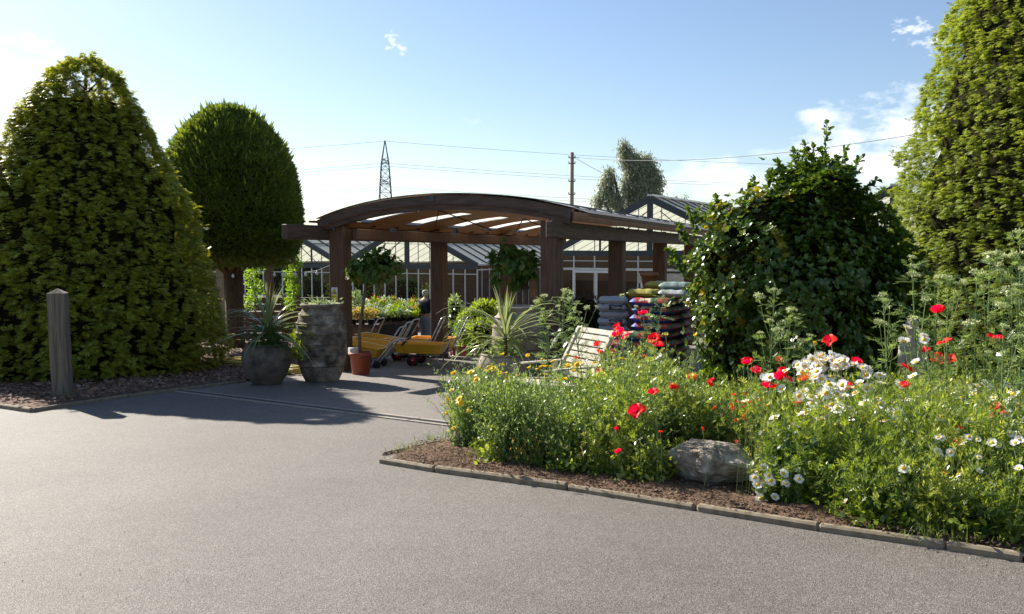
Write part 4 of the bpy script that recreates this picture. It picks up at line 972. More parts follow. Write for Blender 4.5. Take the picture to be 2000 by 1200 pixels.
# ------------------------------------------------------------------ trolleys
def make_trolley(label):
    o = empty('plant_trolley', (0, 0, 0), 0, label, 'trolley', 'orange garden centre trolleys')
    L_, W_, H_, z = 1.0, .50, .20, .26; b = MB(); fl_ = .05; t = .012
    lo = [(-L_/2+fl_, -W_/2+fl_, z), (L_/2-fl_, -W_/2+fl_, z), (L_/2-fl_, W_/2-fl_, z), (-L_/2+fl_, W_/2-fl_, z)]; hi = [(-L_/2, -W_/2, z+H_), (L_/2, -W_/2, z+H_), (L_/2, W_/2, z+H_), (-L_/2, W_/2, z+H_)]
    li = [(x*.97, y*.94, z+t) for x, y, _ in lo]; hi2 = [(x*.975, y*.95, z+H_) for x, y, _ in hi]; lip = [(x*1.03, y*1.06, z+H_+.004) for x, y, _ in hi]; lipb = [(x*1.03, y*1.06, z+H_-.016) for x, y, _ in hi]
    vs = lo+hi+li+hi2+lip+lipb; fs = [(0, 3, 2, 1), (8, 9, 10, 11)]
    for j in range(4):
        k = (j+1) % 4; fs += [(j, k, 4+k, 4+j), (8+j, 12+j, 12+k, 8+k), (12+j, 16+j, 16+k, 12+k), (16+j, 20+j, 20+k, 16+k), (20+j, 4+j, 4+k, 20+k)]
    b.add(vs, fs)
    for x in (-.3, 0, .3): b.box((x, -W_/2+.012, z+H_/2), (.012, .03, H_*.9))
    b.build('tray', M['orange'], o)
    f = MB(); r = .013
    for s in (-1, 1): f.tube([(-L_/2+.02, s*.17, z-.03), (L_/2-.05, s*.17, z-.03), (L_/2+.0, s*.17, z-.01)], r, 7)
    f.tube([(-L_/2+.02, -.17, z-.03), (-L_/2-.04, -.12, z-.03), (-L_/2-.04, .12, z-.03), (-L_/2+.02, .17, z-.03)], r, 7)
    f.tube([(-.1, -.2, .125), (-.1, .2, .125)], .011, 7)
    for s in (-1, 1): f.tube([(-.1, s*.17, .125), (-.1, s*.17, z-.03)], r, 7)
    f.build('frame', M['steel'], o, True)
    f = MB(); f.tube([(L_/2-.12, -.17, z-.03), (L_/2-.05, -.16, .03), (L_/2-.03, -.13, .012), (L_/2-.03, .13, .012), (L_/2-.05, .16, .03), (L_/2-.12, .17, z-.03)], r, 7); f.build('leg_hoop', M['steel'], o, True)
    f = MB(); f.tube([(L_/2-.02, -.19, z-.02), (L_/2+.08, -.19, z+.06), (L_/2+.38, -.17, .93), (L_/2+.40, -.13, .97), (L_/2+.40, .13, .97), (L_/2+.38, .17, .93), (L_/2+.08, .19, z+.06), (L_/2-.02, .19, z-.02)], .014, 8); f.build('handle', M['steel'], o, True)
    for s in (-1, 1):
        w_ = empty('wheel', (-.1, s*.235, .125)); w_.parent = o; w_.rotation_euler = (R(90), 0, 0)
        MB().lathe([(.078, -.024), (.112, -.026), (.125, -.012), (.125, .012), (.112, .026), (.078, .024)], 28, cap=False).build('tyre', M['rubber'], w_, True)
        MB().lathe([(.022, -.028), (.03, -.02), (.082, -.012), (.082, .012), (.03, .02), (.022, .028)], 24).build('rim', M['rim'], w_, True)
        MB().lathe([(.014, -.035), (.014, .035)], 12).build('hub', M['steel'], w_, True)
    return o
def copytree(o, parent=None):
    c_ = o.copy(); COL.objects.link(c_); c_.parent = parent
    for ch in list(o.children): copytree(ch, c_)
    return c_
def place(o, px, Y, rz, dz=0, tilt=0, tx=0, label=None):
    o.location = (at(px, 600, Y).x, Y, gz(Y)+dz); o.rotation_euler = (tx, tilt, R(rz))
    if label: o['label'] = label
    return o
tr0 = make_trolley('nearest orange trolley with its red rimmed wheel in full view'); place(tr0, 822, 16.2, -14, 0, 0)
tl = [(790, 17.6, -10, .0, 0, 'orange trolley parked right behind the nearest one, handle towards the table'), (738, 17.9, -22, .06, R(6), 'orange trolley at the back of the left group, its tall handle beside the table'),
      (722, 17.2, -20, .0, R(5), 'orange trolley in the middle of the left group, tray tipping to the right'), (700, 16.4, -18, -.02, R(8), 'orange trolley partly hidden behind the orange pot'), (845, 18.6, -12, 0, 0, 'rearmost orange trolley half hidden by the second pergola post'), (676, 18.6, -20, 0, R(2), 'orange trolley peeping out behind the front left pergola post')]
for (px, Y, rz, dz, ti, lab) in tl: place(copytree(tr0), px, Y, rz, dz, ti, 0, lab)
# upturned loose handle cart: rusty folded sack barrow leaning on the trolleys
ht = empty('sack_barrow', (at(760, 600, 15.6).x, 15.6, gz(15.6)), R(-12), 'grey folding sack barrow leaning back among the orange trolleys', 'barrow')
f = MB()
for s in (-1, 1): f.tube([(-.32, s*.14, .10), (-.28, s*.14, .06), (.12, s*.14, .52), (.17, s*.14, .56), (.36, s*.14, .55)], .014, 7)
f.tube([(.36, -.14, .55), (.38, 0, .55), (.36, .14, .55)], .014, 7)
f.build('frame', M['steel'], ht, True); MB().box((-.36, 0, .06), (.22, .3, .015)).build('foot_plate', M['frame'], ht)
f = MB(); f.tube([(.25, .0, .45), (.62, .0, .80)], .022, 8); f.build('rusty_handle', mat('rusty red bar', (.16, .03, .02), (.22, .06, .035), .6, 10), ht, True)
for s in (-1, 1):
    q = MB(); q.lathe([(.01, -.02), (.07, -.02), (.08, 0), (.07, .02), (.01, .02)], 20); w_ = q.build('wheel', M['rubber'], ht, True); w_.location = (-.2, s*.19, .08); w_.rotation_euler = (R(90), 0, 0)

# ------------------------------------------------------------------ display tables with potted plants
def table(x0, x1, ytop, Y, dep, label, m, rz=0):
    a_, b_ = at(x0, ytop, Y), at(x1, ytop, Y); z = gz(Y); h = a_.z-z; W = b_.x-a_.x; o = empty('display_table', (a_.x, Y, z), rz, label, 'table')
    MB().box((W/2, dep/2, h-.03), (W, dep, .05)).build('table_top', M['timber_grey'], o)
    MB().box((W/2, .04, (h-.06)/2), (W-.04, .03, h-.07)).build('front_skirt', M[m], o)
    for x in (.05, W-.05):
        for y in (.09, dep-.06): MB().box((x, y, (h-.06)/2), (.07, .07, h-.06)).build('leg', M['timber'], o)
    return o, h, W
T1, h1, W1 = table(690, 816, 629, 21.5, 1.6, 'black sided display table crowded with potted flowers behind the trolleys', 'plastic_black')
def potted_proto(kind):
    o = empty('potted_plant', (0, 0, 0)); A = Acc(); B = Acc(); n = 150
    MB().lathe([(.05, 0), (.068, .12), (.072, .12), (.072, .13), (.06, .13), (.01, .12)], 12, cap=False).build('pot', M['plastic_black'], o, True)
    P = unit(rnd(n))*rng.uniform(.3, 1, n)[:, None]*np.array([.12, .12, .13])+np.array([0, 0, .26]); D = unit(P-np.array([0, 0, .15])+rnd(n, .08)); X, Y, Z = frames(D, unit(rnd(n)+np.array([0, 0, .5]))); A.inst(*LEAF, P, X, Y, Z, .085); A.build('foliage', M[kind[0]], o)
    if kind[1]:
        k = 15 if kind[1] != 'daisy' else 26; P = unit(rnd(k))*np.array([.13, .13, .10])+np.array([0, 0, .33]); X, Y, Z = frames(unit(rnd(k)), unit(np.array([0, -.6, .7])+rnd(k, .3))); 
        for q in range(3): 
            X2, Y2, Z2 = frames(unit(rnd(k)), Z); B.inst(*LEAFW, P, X2, Y2, Z2, .034)
        B.build('flowers', M[kind[1]], o)
    return o
kinds = [(('bed_grey', 'daisy'), 'white flowered'), (('bed', 'red_flower'), 'red flowered'), (('bed', 'orange_flower'), 'orange flowered'), (('fern', None), 'bright green leafy'), (('varieg', None), 'variegated'), (('bed_dry', 'yellow'), 'yellow flowered')]
protos = []
for kd, nm in kinds: protos.append([potted_proto(kd), nm, False])
def pots_on(o, h, W, dep, rows, spots, where, group):
    for j in range(rows):
        n = int(W/spots)
        for i in range(n):
            k = [0, 3, 4, 0, 0, 2, 4, 1, 0, 3, 4, 0][random.Random(i*7+j*3+int(W*10)).randrange(12)] if j < rows-1 and j else ([0, 1, 4, 0, 1, 0][i % 6] if j else None) if j else [0, 4, 3, 4, 0, 3, 4, 0, 3, 3][i % 10]
            pr_o, nm, used = protos[k]
            q = copytree(pr_o) if used else pr_o; protos[k][2] = True
            x = (i+.5)*W/n+random.uniform(-.02, .02); y = .12+j*(dep-.24)/max(1, rows-1)
            q.location = Vector(o.location)+Matrix.Rotation(o.rotation_euler.z, 3, 'Z') @ Vector((x, y, h-.003)); s = .92+.035*j+random.uniform(-.1, .1); q.scale = (s*1.05, s*1.05, s*(.92+.10*j)); q.rotation_euler = (0, 0, random.random()*6)
            tag(q, nm+' potted plant '+where, 'potted plant', group+', '+nm)
pots_on(T1, h1, W1, 1.5, 5, .185, 'on the black display table', 'pots on the black table')
T3, h3, W3 = table(676, 737, 635, 20.3, .55, 'low wooden trough table left of the black table', 'cladding')
T3.children[1].data.materials[0] = M['cladding']
for i, (x, ln) in enumerate(((.14, 'leftmost'), (.36, 'middle'), (.60, 'rightmost'))):
    q = copytree(protos[5][0]); q.location = Vector(T3.location)+Vector((x, .2, h3-.002)); q.scale = (1.5, 1.5, 1); tag(q, ln+' of the low yellow flowered plants in the wooden trough', 'potted plant', 'yellow plants in the wooden trough')
vp = copytree(protos[4][0]); vp.location = Vector(T1.location)+Vector((.05, -.0+.1, h1)); vp.scale = (1.6, 1.6, 2.1); tag(vp, 'tall pink and white variegated plant at the left end of the black table', 'potted plant', 'pots on the black table')
# right bench
T2, h2, W2 = table(874, 960, 640, 22, 1.4, 'low display bench of green bedding plants right of the second pergola post', 'timber')
pots_on(T2, h2, W2, 1.3, 4, .2, 'on the low right bench', 'pots on the right bench')
for i, (px, py, Y, rw, rh, m_, lab) in enumerate([(888, 612, 20.6, 16, 34, 'bed_grey', 'pale green foxglove like plant beside the second pergola post'), (922, 622, 19.6, 26, 20, 'lime', 'lime green bushy plant left of the right urn'), (948, 606, 19.9, 24, 20, 'lime', 'upper lime green bush touching the right urn'), (945, 645, 18.3, 34, 22, 'lime', 'lower lime green bush behind the long strap leaves'), (908, 650, 19.2, 22, 22, 'climb', 'fresh green plant above the green pots')]):
    c = at(px, py, Y); k = Y/F; bush('bushy_plant', [((c.x, c.y, c.z), (rw*k, rw*k, rh*k))], 700, m_, .10, lab, 'plant', shell=.5, trunk=.015)
for i, (px, m_, lab) in enumerate([(884, 'plastic_crimson', 'dark red plastic pot at the left end of the row of pots on the tarmac'), (897, 'plastic_green', 'lime green pot second from the left in the row on the tarmac'), (908, 'plastic_crimson', 'dark red pot between two green pots on the tarmac'), (919, 'plastic_green', 'lime green pot in the middle of the row on the tarmac'), (936, 'plastic_green', 'large lime green pot at the right end of the row on the tarmac')]):
    Y = 19.0-i*.15; c = at(px, 600, Y); o = empty('plant_pot', (c.x, Y, gz(Y)), 0, lab, 'pot', 'coloured pots in a row'); r = .085 if i < 4 else .11; h = .25
    MB().lathe([(r*.75, 0), (r, h*.95), (r*1.06, h*.95), (r*1.06, h), (r*.9, h), (.01, h*.9)], 20, cap=False).build('body', M[m_], o, True)
for pr_o, nm, used in protos:
    if not used:
        for ch in list(pr_o.children): bpy.data.objects.remove(ch)
        bpy.data.objects.remove(pr_o)
# foxglove spikes
for px, ty, Y, lab in ((888, 583, 20.5, 'tall pale flower spike by the second pergola post'), (929, 582, 20.2, 'tall pale flower spike in front of the corner mullions')):
    b_ = at(px, 630, Y); h = at(px, ty, Y).z-b_.z; o = empty('flower_spike', b_, 0, lab, 'flower'); MB().tube([(0, 0, -.3), (0, 0, h)], .012, 5, .005).build('stem', M['stem'], o)
    n = 60; z = rng.uniform(.3, 1, n)*h; a_ = rng.random(n)*6.28; P = np.stack([.01*np.cos(a_), .01*np.sin(a_), z], 1); D = unit(np.stack([np.cos(a_), np.sin(a_), -.4+0*a_], 1)); X, Y_, Z = frames(D, unit(rnd(n))); A = Acc(); A.inst(*LEAFW, P, X, Y_, Z, .055*(1.3-z/h*.8)); A.build('florets', M['umbel'], o)
# dark foliage in the shade between post and bags
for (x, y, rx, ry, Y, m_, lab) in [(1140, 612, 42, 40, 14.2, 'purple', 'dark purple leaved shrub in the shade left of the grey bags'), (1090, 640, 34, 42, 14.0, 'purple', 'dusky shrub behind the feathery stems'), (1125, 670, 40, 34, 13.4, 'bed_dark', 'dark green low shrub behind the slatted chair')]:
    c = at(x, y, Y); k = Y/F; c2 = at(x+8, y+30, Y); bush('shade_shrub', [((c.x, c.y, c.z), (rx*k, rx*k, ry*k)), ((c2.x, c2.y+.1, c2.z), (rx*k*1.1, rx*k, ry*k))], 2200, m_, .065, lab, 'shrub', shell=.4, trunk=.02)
# plants seen behind the glass
for (s, t, rx, rz_, m_, lab) in [(-3.4, 3, 1.4, 1.1, 'bed', 'green shrub mass behind the greenhouse glass'), (-5.6, 3.4, 1.5, 1.3, 'bed_dark', 'dark shrub behind the left greenhouse panes'), (-1.3, 4, 1.2, 1.2, 'bed_dry', 'yellowish shrub deep inside the greenhouse'), (-8.2, 3, 1.4, 1.4, 'bed', 'green shrub in the middle greenhouse bay'), (-11, 3, 1.5, 1.3, 'bed_dark', 'dark shrub in the leftmost greenhouse bay')]:
    p = inside(s, t, rz_, GA); bush('greenhouse_shrub', [((p.x, p.y, p.z-.3), (rx, rx, rz_))], 1500, m_, .16, lab, 'shrub', shell=.4, trunk=.03, base=(p.x, p.y, zA))

# ------------------------------------------------------------------ person
def person():
    Y = 22.2; X = at(831, 600, Y).x; z0 = gz(Y); hh = at(829, 566.5, Y).z-z0; S = hh/1.72
    o = empty('person', (X, Y, z0), R(-38), 'person in navy jumper and pale blue trousers standing at the flower table, back turned', 'person')
    def skin(name, verts, edges, radii, m, root=0, sub=2):
        me = bpy.data.meshes.new(name); me.from_pydata([tuple(Vector(v)*S) for v in verts], edges, []); me.update(); ob = link(name, me, m, o)
        sk = ob.modifiers.new('Skin', 'SKIN'); sk.use_smooth_shade = True
        for i, r in enumerate(radii):
            d = me.skin_vertices[0].data[i]; d.radius = (r[0]*S, r[1]*S) if isinstance(r, tuple) else (r*S, r*S); d.use_root = (i == root)
        ss = ob.modifiers.new('Sub', 'SUBSURF'); ss.levels = sub; ss.render_levels = sub; return ob
    # body faces local +y ; skin body as one continuous figure
    V = [(0, 0, .93), (0, 0, 1.08), (0, .0, 1.25), (0, .0, 1.40), (0, .01, 1.49), (0, .03, 1.60), (0, .02, 1.67),
         (-.20, .0, 1.39), (-.25, .02, 1.15), (-.24, .10, .93), (-.23, .15, .86), (.20, .0, 1.39), (.25, .02, 1.15), (.24, .12, .95), (.23, .18, .88),
         (-.10, 0, .86), (-.10, .02, .50), (-.10, -.02, .09), (-.10, .12, .04), (.10, 0, .86), (.10, .03, .50), (.10, 0, .09), (.10, .14, .04)]
    E_ = [(0, 1), (1, 2), (2, 3), (3, 4), (4, 5), (5, 6), (3, 7), (7, 8), (8, 9), (9, 10), (3, 11), (11, 12), (12, 13), (13, 14), (0, 15), (15, 16), (16, 17), (17, 18), (0, 19), (19, 20), (20, 21), (21, 22)]
    Rr = [(.15, .11), (.14, .10), (.15, .105), (.14, .09), .05, .078, .07, .055, .043, .032, .03, .055, .043, .032, .03, .085, .06, .045, .035, .085, .06, .045, .035]
    skin('body', V, E_, Rr, M['skin'])
    skin('jumper', [(0, 0, .98), (0, 0, 1.10), (0, 0, 1.26), (0, 0, 1.40), (0, .0, 1.47), (-.20, 0, 1.385), (-.26, .02, 1.14), (-.245, .09, .97), (.20, 0, 1.385), (.26, .02, 1.14), (.245, .10, .99)], [(0, 1), (1, 2), (2, 3), (3, 4), (3, 5), (5, 6), (6, 7), (3, 8), (8, 9), (9, 10)], [(.185, .14), (.18, .135), (.185, .14), (.17, .12), .062, .075, .06, .047, .075, .06, .047], M['navy'])
    skin('trousers', [(0, 0, .98), (0, 0, .88), (-.10, 0, .80), (-.105, .02, .48), (-.105, -.01, .10), (.10, 0, .80), (.105, .03, .48), (.105, 0, .10)], [(0, 1), (1, 2), (2, 3), (3, 4), (1, 5), (5, 6), (6, 7)], [(.175, .135), (.18, .14), .11, .088, .075, .11, .088, .075], M['apron'])
    h = MB(); h.lathe([(.01, 1.72), (.05, 1.715), (.082, 1.69), (.092, 1.65), (.088, 1.60), (.075, 1.565)], 16, cap=False); h.v = [(x*S, (y*1.12-.005)*S+.01, z*S) for x, y, z in h.v]; h.build('hair', M['greyhair'], o, True)
    for s in (-1, 1):
        k = MB(); k.lathe([(.005, -.02), (.014, -.01), (.014, .012), (.004, .022)], 8); e = k.build('ear', M['skin'], o, True); e.location = (s*.09*S, .01, 1.615*S)
        k = MB(); k.box((s*.102*S, .05*S, .05*S), (.09*S, .26*S, .09*S), bev=.03); k.build('shoe', M['rubber'], o, True)
        k = MB()
        for f_ in range(5): k.tube([(s*.235*S, (.14+.008*f_)*S, (.885)*S), ((s*(.225+.012*(f_-2)))*S, (.175+.01*f_)*S, .845*S), ((s*(.22+.014*(f_-2)))*S, (.195+.01*f_)*S, (.80+.01*abs(f_-2))*S)], .0095*S, 6, .007*S)
        k.build('hand', M['skin'], o, True)
person()

# ------------------------------------------------------------------ stacked bags
def bagmat(name, kind):
    m, t, b, o = newmat(name); c = N(t, 'ShaderNodeTexCoord'); s = N(t, 'ShaderNodeSeparateXYZ'); t.links.new(c.outputs['Object'], s.inputs[0]); setin(b, 'Roughness', .5); setin(b, 'Specular IOR Level', .3)
    if kind == 'grey': col = ramp(t, noise(t, 4, 3), [(.3, (.30, .32, .34)), (.7, (.42, .44, .46))])
    elif kind == 'yellow': col = ramp(t, noise(t, 5, 3), [(.3, (.26, .22, .03)), (.6, (.34, .30, .05)), (.75, (.12, .10, .03))])
    elif kind == 'teal': col = ramp(t, noise(t, 5, 3), [(.3, (.16, .22, .21)), (.7, (.22, .29, .28))])
    else:
        f = mth(t, 'ADD', mth(t, 'MULTIPLY', s.outputs[0], 1.1), mth(t, 'ADD', mth(t, 'MULTIPLY', noise(t, 9, 3), .5), .18)); r = N(t, 'ShaderNodeValToRGB'); r.color_ramp.interpolation = 'CONSTANT'
        e = r.color_ramp.elements; st = [(0, (.03, .08, .42)), (.16, (.42, .03, .03)), (.34, (.62, .55, .38)), (.42, (.04, .10, .04)), (.58, (.45, .03, .03)), (.68, (.06, .14, .06)), (.76, (.36, .03, .03)), (.84, (.03, .08, .42))]
        while len(e) < len(st): e.new(.5)
        for i, (p, cc) in enumerate(st): e[i].position = p; e[i].color = (*cc, 1)
        t.links.new(f, r.inputs[0])
        # blue edge band low on the bag, artwork on the crown of the fold
        bl_ = mth(t, 'LESS_THAN', s.outputs[2], .045); mx = N(t, 'ShaderNodeMix', data_type='RGBA'); t.links.new(bl_, mx.inputs[0]); t.links.new(r.outputs[0], mx.inputs[6]); mx.inputs[7].default_value = (.015, .045, .28, 1); col = mx.outputs[2]
    t.links.new(col, b.inputs['Base Color']); bump(t, b, noise(t, 14, 4), .5, .02); return m
for k in ('grey', 'yellow', 'teal', 'art'): M['bag_'+k] = bagmat(k+' plastic sack', k)
def bagmesh(L, W, H, seed):
    n, m_ = 18, 12; r = random.Random(seed); ph = [r.uniform(0, 6) for _ in range(6)]; vs = []; fs = []
    for side in (1, -1):
        for j in range(m_+1):
            for i in range(n+1):
                u, v = i/n*2-1, j/m_*2-1; e = (1-abs(u)**7)**.42*(1-abs(v)**6)**.45
                z = H/2+side*H/2*e*(1+.06*math.sin(u*4+ph[0])*math.sin(v*3+ph[1]))*.98+.004*math.sin(u*9+ph[2]+v*4)*e
                vs.append((u*L/2*(1-.02*abs(v)), v*W/2*(1+.02*math.sin(u*5+ph[3])), max(0, z)))
        o_ = (n+1)*(m_+1)*(0 if side == 1 else 1)
        for j in range(m_):
            for i in range(n):
                q = (o_+j*(n+1)+i, o_+j*(n+1)+i+1, o_+(j+1)*(n+1)+i+1, o_+(j+1)*(n+1)+i); fs.append(q if side == 1 else q[::-1])
    me = bpy.data.meshes.new('sack'); me.from_pydata(vs, [], fs); me.update(); me.polygons.foreach_set('use_smooth', [True]*len(me.polygons)); return me
om = mat('green bag lettering', (.25, .38, .16), (.3, .42, .2), .5); bk = mat('black bag label', (.012, .012, .013), (.02, .02, .02), .4); wt = mat('white label print', (.5, .5, .5), (.6, .6, .6), .5)
ordn = ['lowest', 'second lowest', 'third', 'fourth', 'fifth', 'sixth', 'seventh', 'eighth', 'ninth', 'tenth', 'topmost']
def stack(px, Y, rz, n, H, L_, W_, kind, what, cat='sack', grp='', off=((0, 0),), names=('',), txt=None, z0=.12):
    base = Vector((at(px, 600, Y).x, Y, gz(Y)+z0)); ms = [bagmesh(L_, W_, H*1.05, s+int(px)) for s in range(3)]
    for me in ms: me.materials.append(M['bag_'+kind])
    for k in range(n):
        for (ox, oy), nm in zip(off, names):
            q = bpy.data.objects.new('compost_sack', ms[(k+len(nm)) % 3]); COL.objects.link(q); j = random.uniform(-.02, .02)
            q.rotation_euler = (0, 0, R(rz)+random.uniform(-.035, .035)); q.location = base+Matrix.Rotation(R(rz), 3, 'Z') @ Vector((ox+j, oy+random.uniform(-.025, .025), 0))+Vector((0, 0, k*H))
            tag(q, '%s %s%s' % (ordn[k] if k < n-1 else 'topmost', what, nm), cat, grp)
            if kind == 'art' and not nm.endswith('rear'):
                l_ = lettering('PLANT', .072, om, q, (.0, -W_/2+.004, H*.38), (R(84), 0, 0), align='LEFT')
            if kind == 'grey' and k % 2 == 0:
                b_ = MB().box((.05, -W_/2+.012, H*.56), (.20, .02, H*.72), bev=.01).build('label_patch', bk, q)
                lettering('PEAT FREE', .027, wt, q, (.05, -W_/2-.002, H*.58), (R(90), 0, 0)); lettering('COMPOST', .02, wt, q, (.05, -W_/2-.002, H*.36), (R(90), 0, 0))
    return base
# pallets under the stacks
def pallet(px, Y, rz, L_, W_, label):
    o = empty('pallet', (at(px, 600, Y).x, Y, gz(Y)), R(rz), label, 'pallet'); d = MB()
    for k in range(6): d.box((0, -W_/2+.05+k*(W_-.1)/5, .11), (L_, .09, .02))
    d.build('deck', M['cladding'], o); d = MB()
    for x in (-1, 0, 1): d.box((x*(L_/2-.06), 0, .05), (.1, W_, .1))
    d.build('bearer', M['cladding'], o)
pallet(1296, 11.3, -30, .8, .9, 'wooden pallet beneath the colourful compost sacks'); pallet(1197, 11.95, -4, .6, .5, 'wooden pallet beneath the grey compost sacks')
bs = stack(1292, 11.3, -32, 11, .115, .62, .40, 'art', 'colourful compost sack in the tall stack by the shrub', grp='colourful sacks', off=((0, -.205), (0, .205)), names=('', ', at the rear'))
top_art = 11*.115
bs2 = stack(1197, 11.9, -4, 12, .106, .44, .36, 'grey', 'grey compost sack in the stack right of the dark shrubs', grp='grey sacks')
low = stack(1232, 10.8, -24, 7, .112, .46, .34, 'art', 'colourful sack in the short stack before the grey ones', grp='low colourful sacks', z0=.12)
for (dx, dy, k, kind, lab) in [(-.2, -.15, 0, 'yellow', 'yellow sack lying on the colourful stack at its left'), (.22, -.05, 0, 'grey', 'grey sack lying across the top of the colourful stack'), (.2, .05, 1, 'teal', 'pale green sack at the very top of the colourful stack'), (-.1, .3, 1, 'yellow', 'flat yellow sack at the back of the very top')]:
    me = bagmesh(.42, .36, .11, 5+k); me.materials.append(M['bag_'+kind]); q = bpy.data.objects.new('compost_sack', me); COL.objects.link(q); q.rotation_euler = (0, 0, R(-30)); q.location = bs+Matrix.Rotation(R(-30), 3, 'Z') @ Vector((dx, dy, 0))+Vector((0, 0, top_art+k*.1+.005)); tag(q, lab, 'sack', 'mixed sacks on top')
c = at(1268, 564, 12.6); o = empty('terracotta_pot', (c.x, 12.6, c.z), 0, 'orange terracotta pot standing behind the yellow sack', 'pot'); MB().lathe([(.10, -.0), (.13, .2), (.15, .2), (.15, .25), (.12, .25), (.01, .2)], 20, cap=False).build('body', mat('terracotta', (.24, .09, .035), (.34, .14, .06), .8, 8), o, True)
bx = empty('crate_stack', (c.x, 12.7, gz(12.7)), R(-24), 'tall brown crate carrying the terracotta pot behind the sacks', 'crate'); hb = c.z-gz(12.7); MB().box((0, 0, hb/2), (.5, .4, hb), bev=.01).build('side_boards', M['timber'], bx)

# ------------------------------------------------------------------ slatted chair
def chair():
    o = empty('slatted_chair', (.70, 9.35, gz(9.0)), 0, 'bleached wooden slatted garden chair half buried in the flowers', 'chair')
    fwd = Vector((-.86, -.5, 0)).normalized(); wd = Vector((.5, -.86, 0)).normalized(); W = .62; up = Vector((0, 0, 1))
    bt = Vector((.10, .0, .98)); rec = (fwd*.50+up*-.86).normalized()    # down the back
    for k in range(8):
        p = bt+rec*(k*.078); n = rec.cross(wd); MB().bar(p, p+wd*W, .060, .016, up=n).build('back_slat', M['bleached'], o)
    sr = bt+rec*.66
    for k in range(7):
        p = sr+fwd*(.04+k*.083)+up*(.012*k-.02); MB().bar(p, p+wd*W, .066, .018, up=up).build('seat_slat', M['bleached'], o)
    for s in (0, 1):
        q = wd*(W*s if s else 0)+wd*(-.02 if not s else .02)
        MB().bar(bt+q-rec*.03, sr+q+rec*.05, .04, .05).build('back_rail', M['bleached'], o)
        MB().bar(sr+q, sr+q+fwd*.62+up*.04, .04, .05).build('seat_rail', M['bleached'], o)
        a0 = sr+q+up*.22-fwd*.05; MB().bar(a0-fwd*.05, a0+fwd*.50, .06, .018, up=up).build('armrest', M['bleached'], o)
        for f_ in (.0, .54):
            b_ = sr+q+fwd*f_; MB().bar(b_+up*.22, Vector((b_.x, b_.y, -.02)), .05, .05).build('leg', M['bleached'], o)
chair()
# ------------------------------------------------------------------ stone figure, rocks
c = at(1782, 620, 7.6); st = empty('stone_figure', (c.x, 7.6, gz(7.6)), R(20), 'pale lichened stone garden figure standing among the wild flowers before the conifer', 'statue')
Hs = c.z-gz(7.6); k = MB(); k.lathe([(.13, 0), (.13, .06), (.10, .09), (.085, Hs*.35), (.10, Hs*.58), (.125, Hs*.74), (.12, Hs*.80), (.06, Hs*.835), (.04, Hs*.85)], 24, wob=.02); k.v = [(x*1.0, y*.75, z) for x, y, z in k.v]; k.build('torso', M['statue'], st, True)
k = MB(); k.lathe([(.035, Hs*.84), (.05, Hs*.87), (.062, Hs*.92), (.055, Hs*.965), (.03, Hs*.99), (.005, Hs)], 18); k.build('head', M['statue'], st, True)
for s in (-1, 1): MB().tube([(s*.10, 0, Hs*.78), (s*.135, -.01, Hs*.62), (s*.05, -.075, Hs*.55)], [.04, .034, .028], 8).build('arm', M['statue'], st, True)
def rock(px, py, Y, w_, d_, h_, seed, label, m='rock', rz=0, extra=()):
    c_ = at(px, py, Y); rr = np.random.default_rng(seed); import bmesh; from mathutils import noise as mn
    bm = bmesh.new(); bmesh.ops.create_icosphere(bm, subdivisions=5, radius=1); pl = [(unit(rr.normal(size=(1, 3)))[0], rr.uniform(.52, .86)) for _ in range(15 if not extra else 7)]+[(unit(np.array([e_[0]], float))[0], e_[1]) for e_ in extra]
    for v in bm.verts:
        p = np.array(v.co)
        for n_, d0 in pl:
            t = p.dot(n_)-d0
            if t > 0: p = p-n_*t*.93
        q = Vector(p*2.2)+Vector((seed, 0, 0)); p = p*(1-.10*abs(mn.noise(q))*1.6-.07*abs(mn.noise(q*2.3))-.04*abs(mn.noise(q*5.1))-.02*mn.noise(q*11)); v.co = Vector(p*np.array([w_/2, d_/2, h_/2])*1.25)
    me = bpy.data.meshes.new('boulder'); bm.to_mesh(me); bm.free(); o_ = link('boulder', me, M[m]); o_.location = (c_.x, Y, gz(Y)+h_*.45); o_.rotation_euler = (0, R(6), R(rz)); return tag(o_, label, 'rock')
rock(1398, 930, 5.58, .60, .42, .39, 10, 'large pale grey angular boulder near the kerb', rz=0, extra=[((.30, -.42, .86), .50), ((-.75, -.62, .25), .55), ((-.55, -.1, .85), .58), ((.75, -.2, .62), .66), ((.1, -.9, -.45), .55), ((.85, -.5, -.2), .78), ((0, .2, 1), .66)])
rock(910, 880, 7.0, .25, .24, .20, 14, 'small brown boulder at the left tip of the flower bed', 'rock_dark', 30)
rock(1357, 825, 7.6, .2, .2, .26, 18, 'dark rounded rock half hidden in the meadow plants', 'rock_dark')
c = gp(168, 764); r3 = rock(168, 760, c.y, .16, .12, .07, 23, 'small reddish stone on the bark bed right of the wooden post', 'rock_dark')

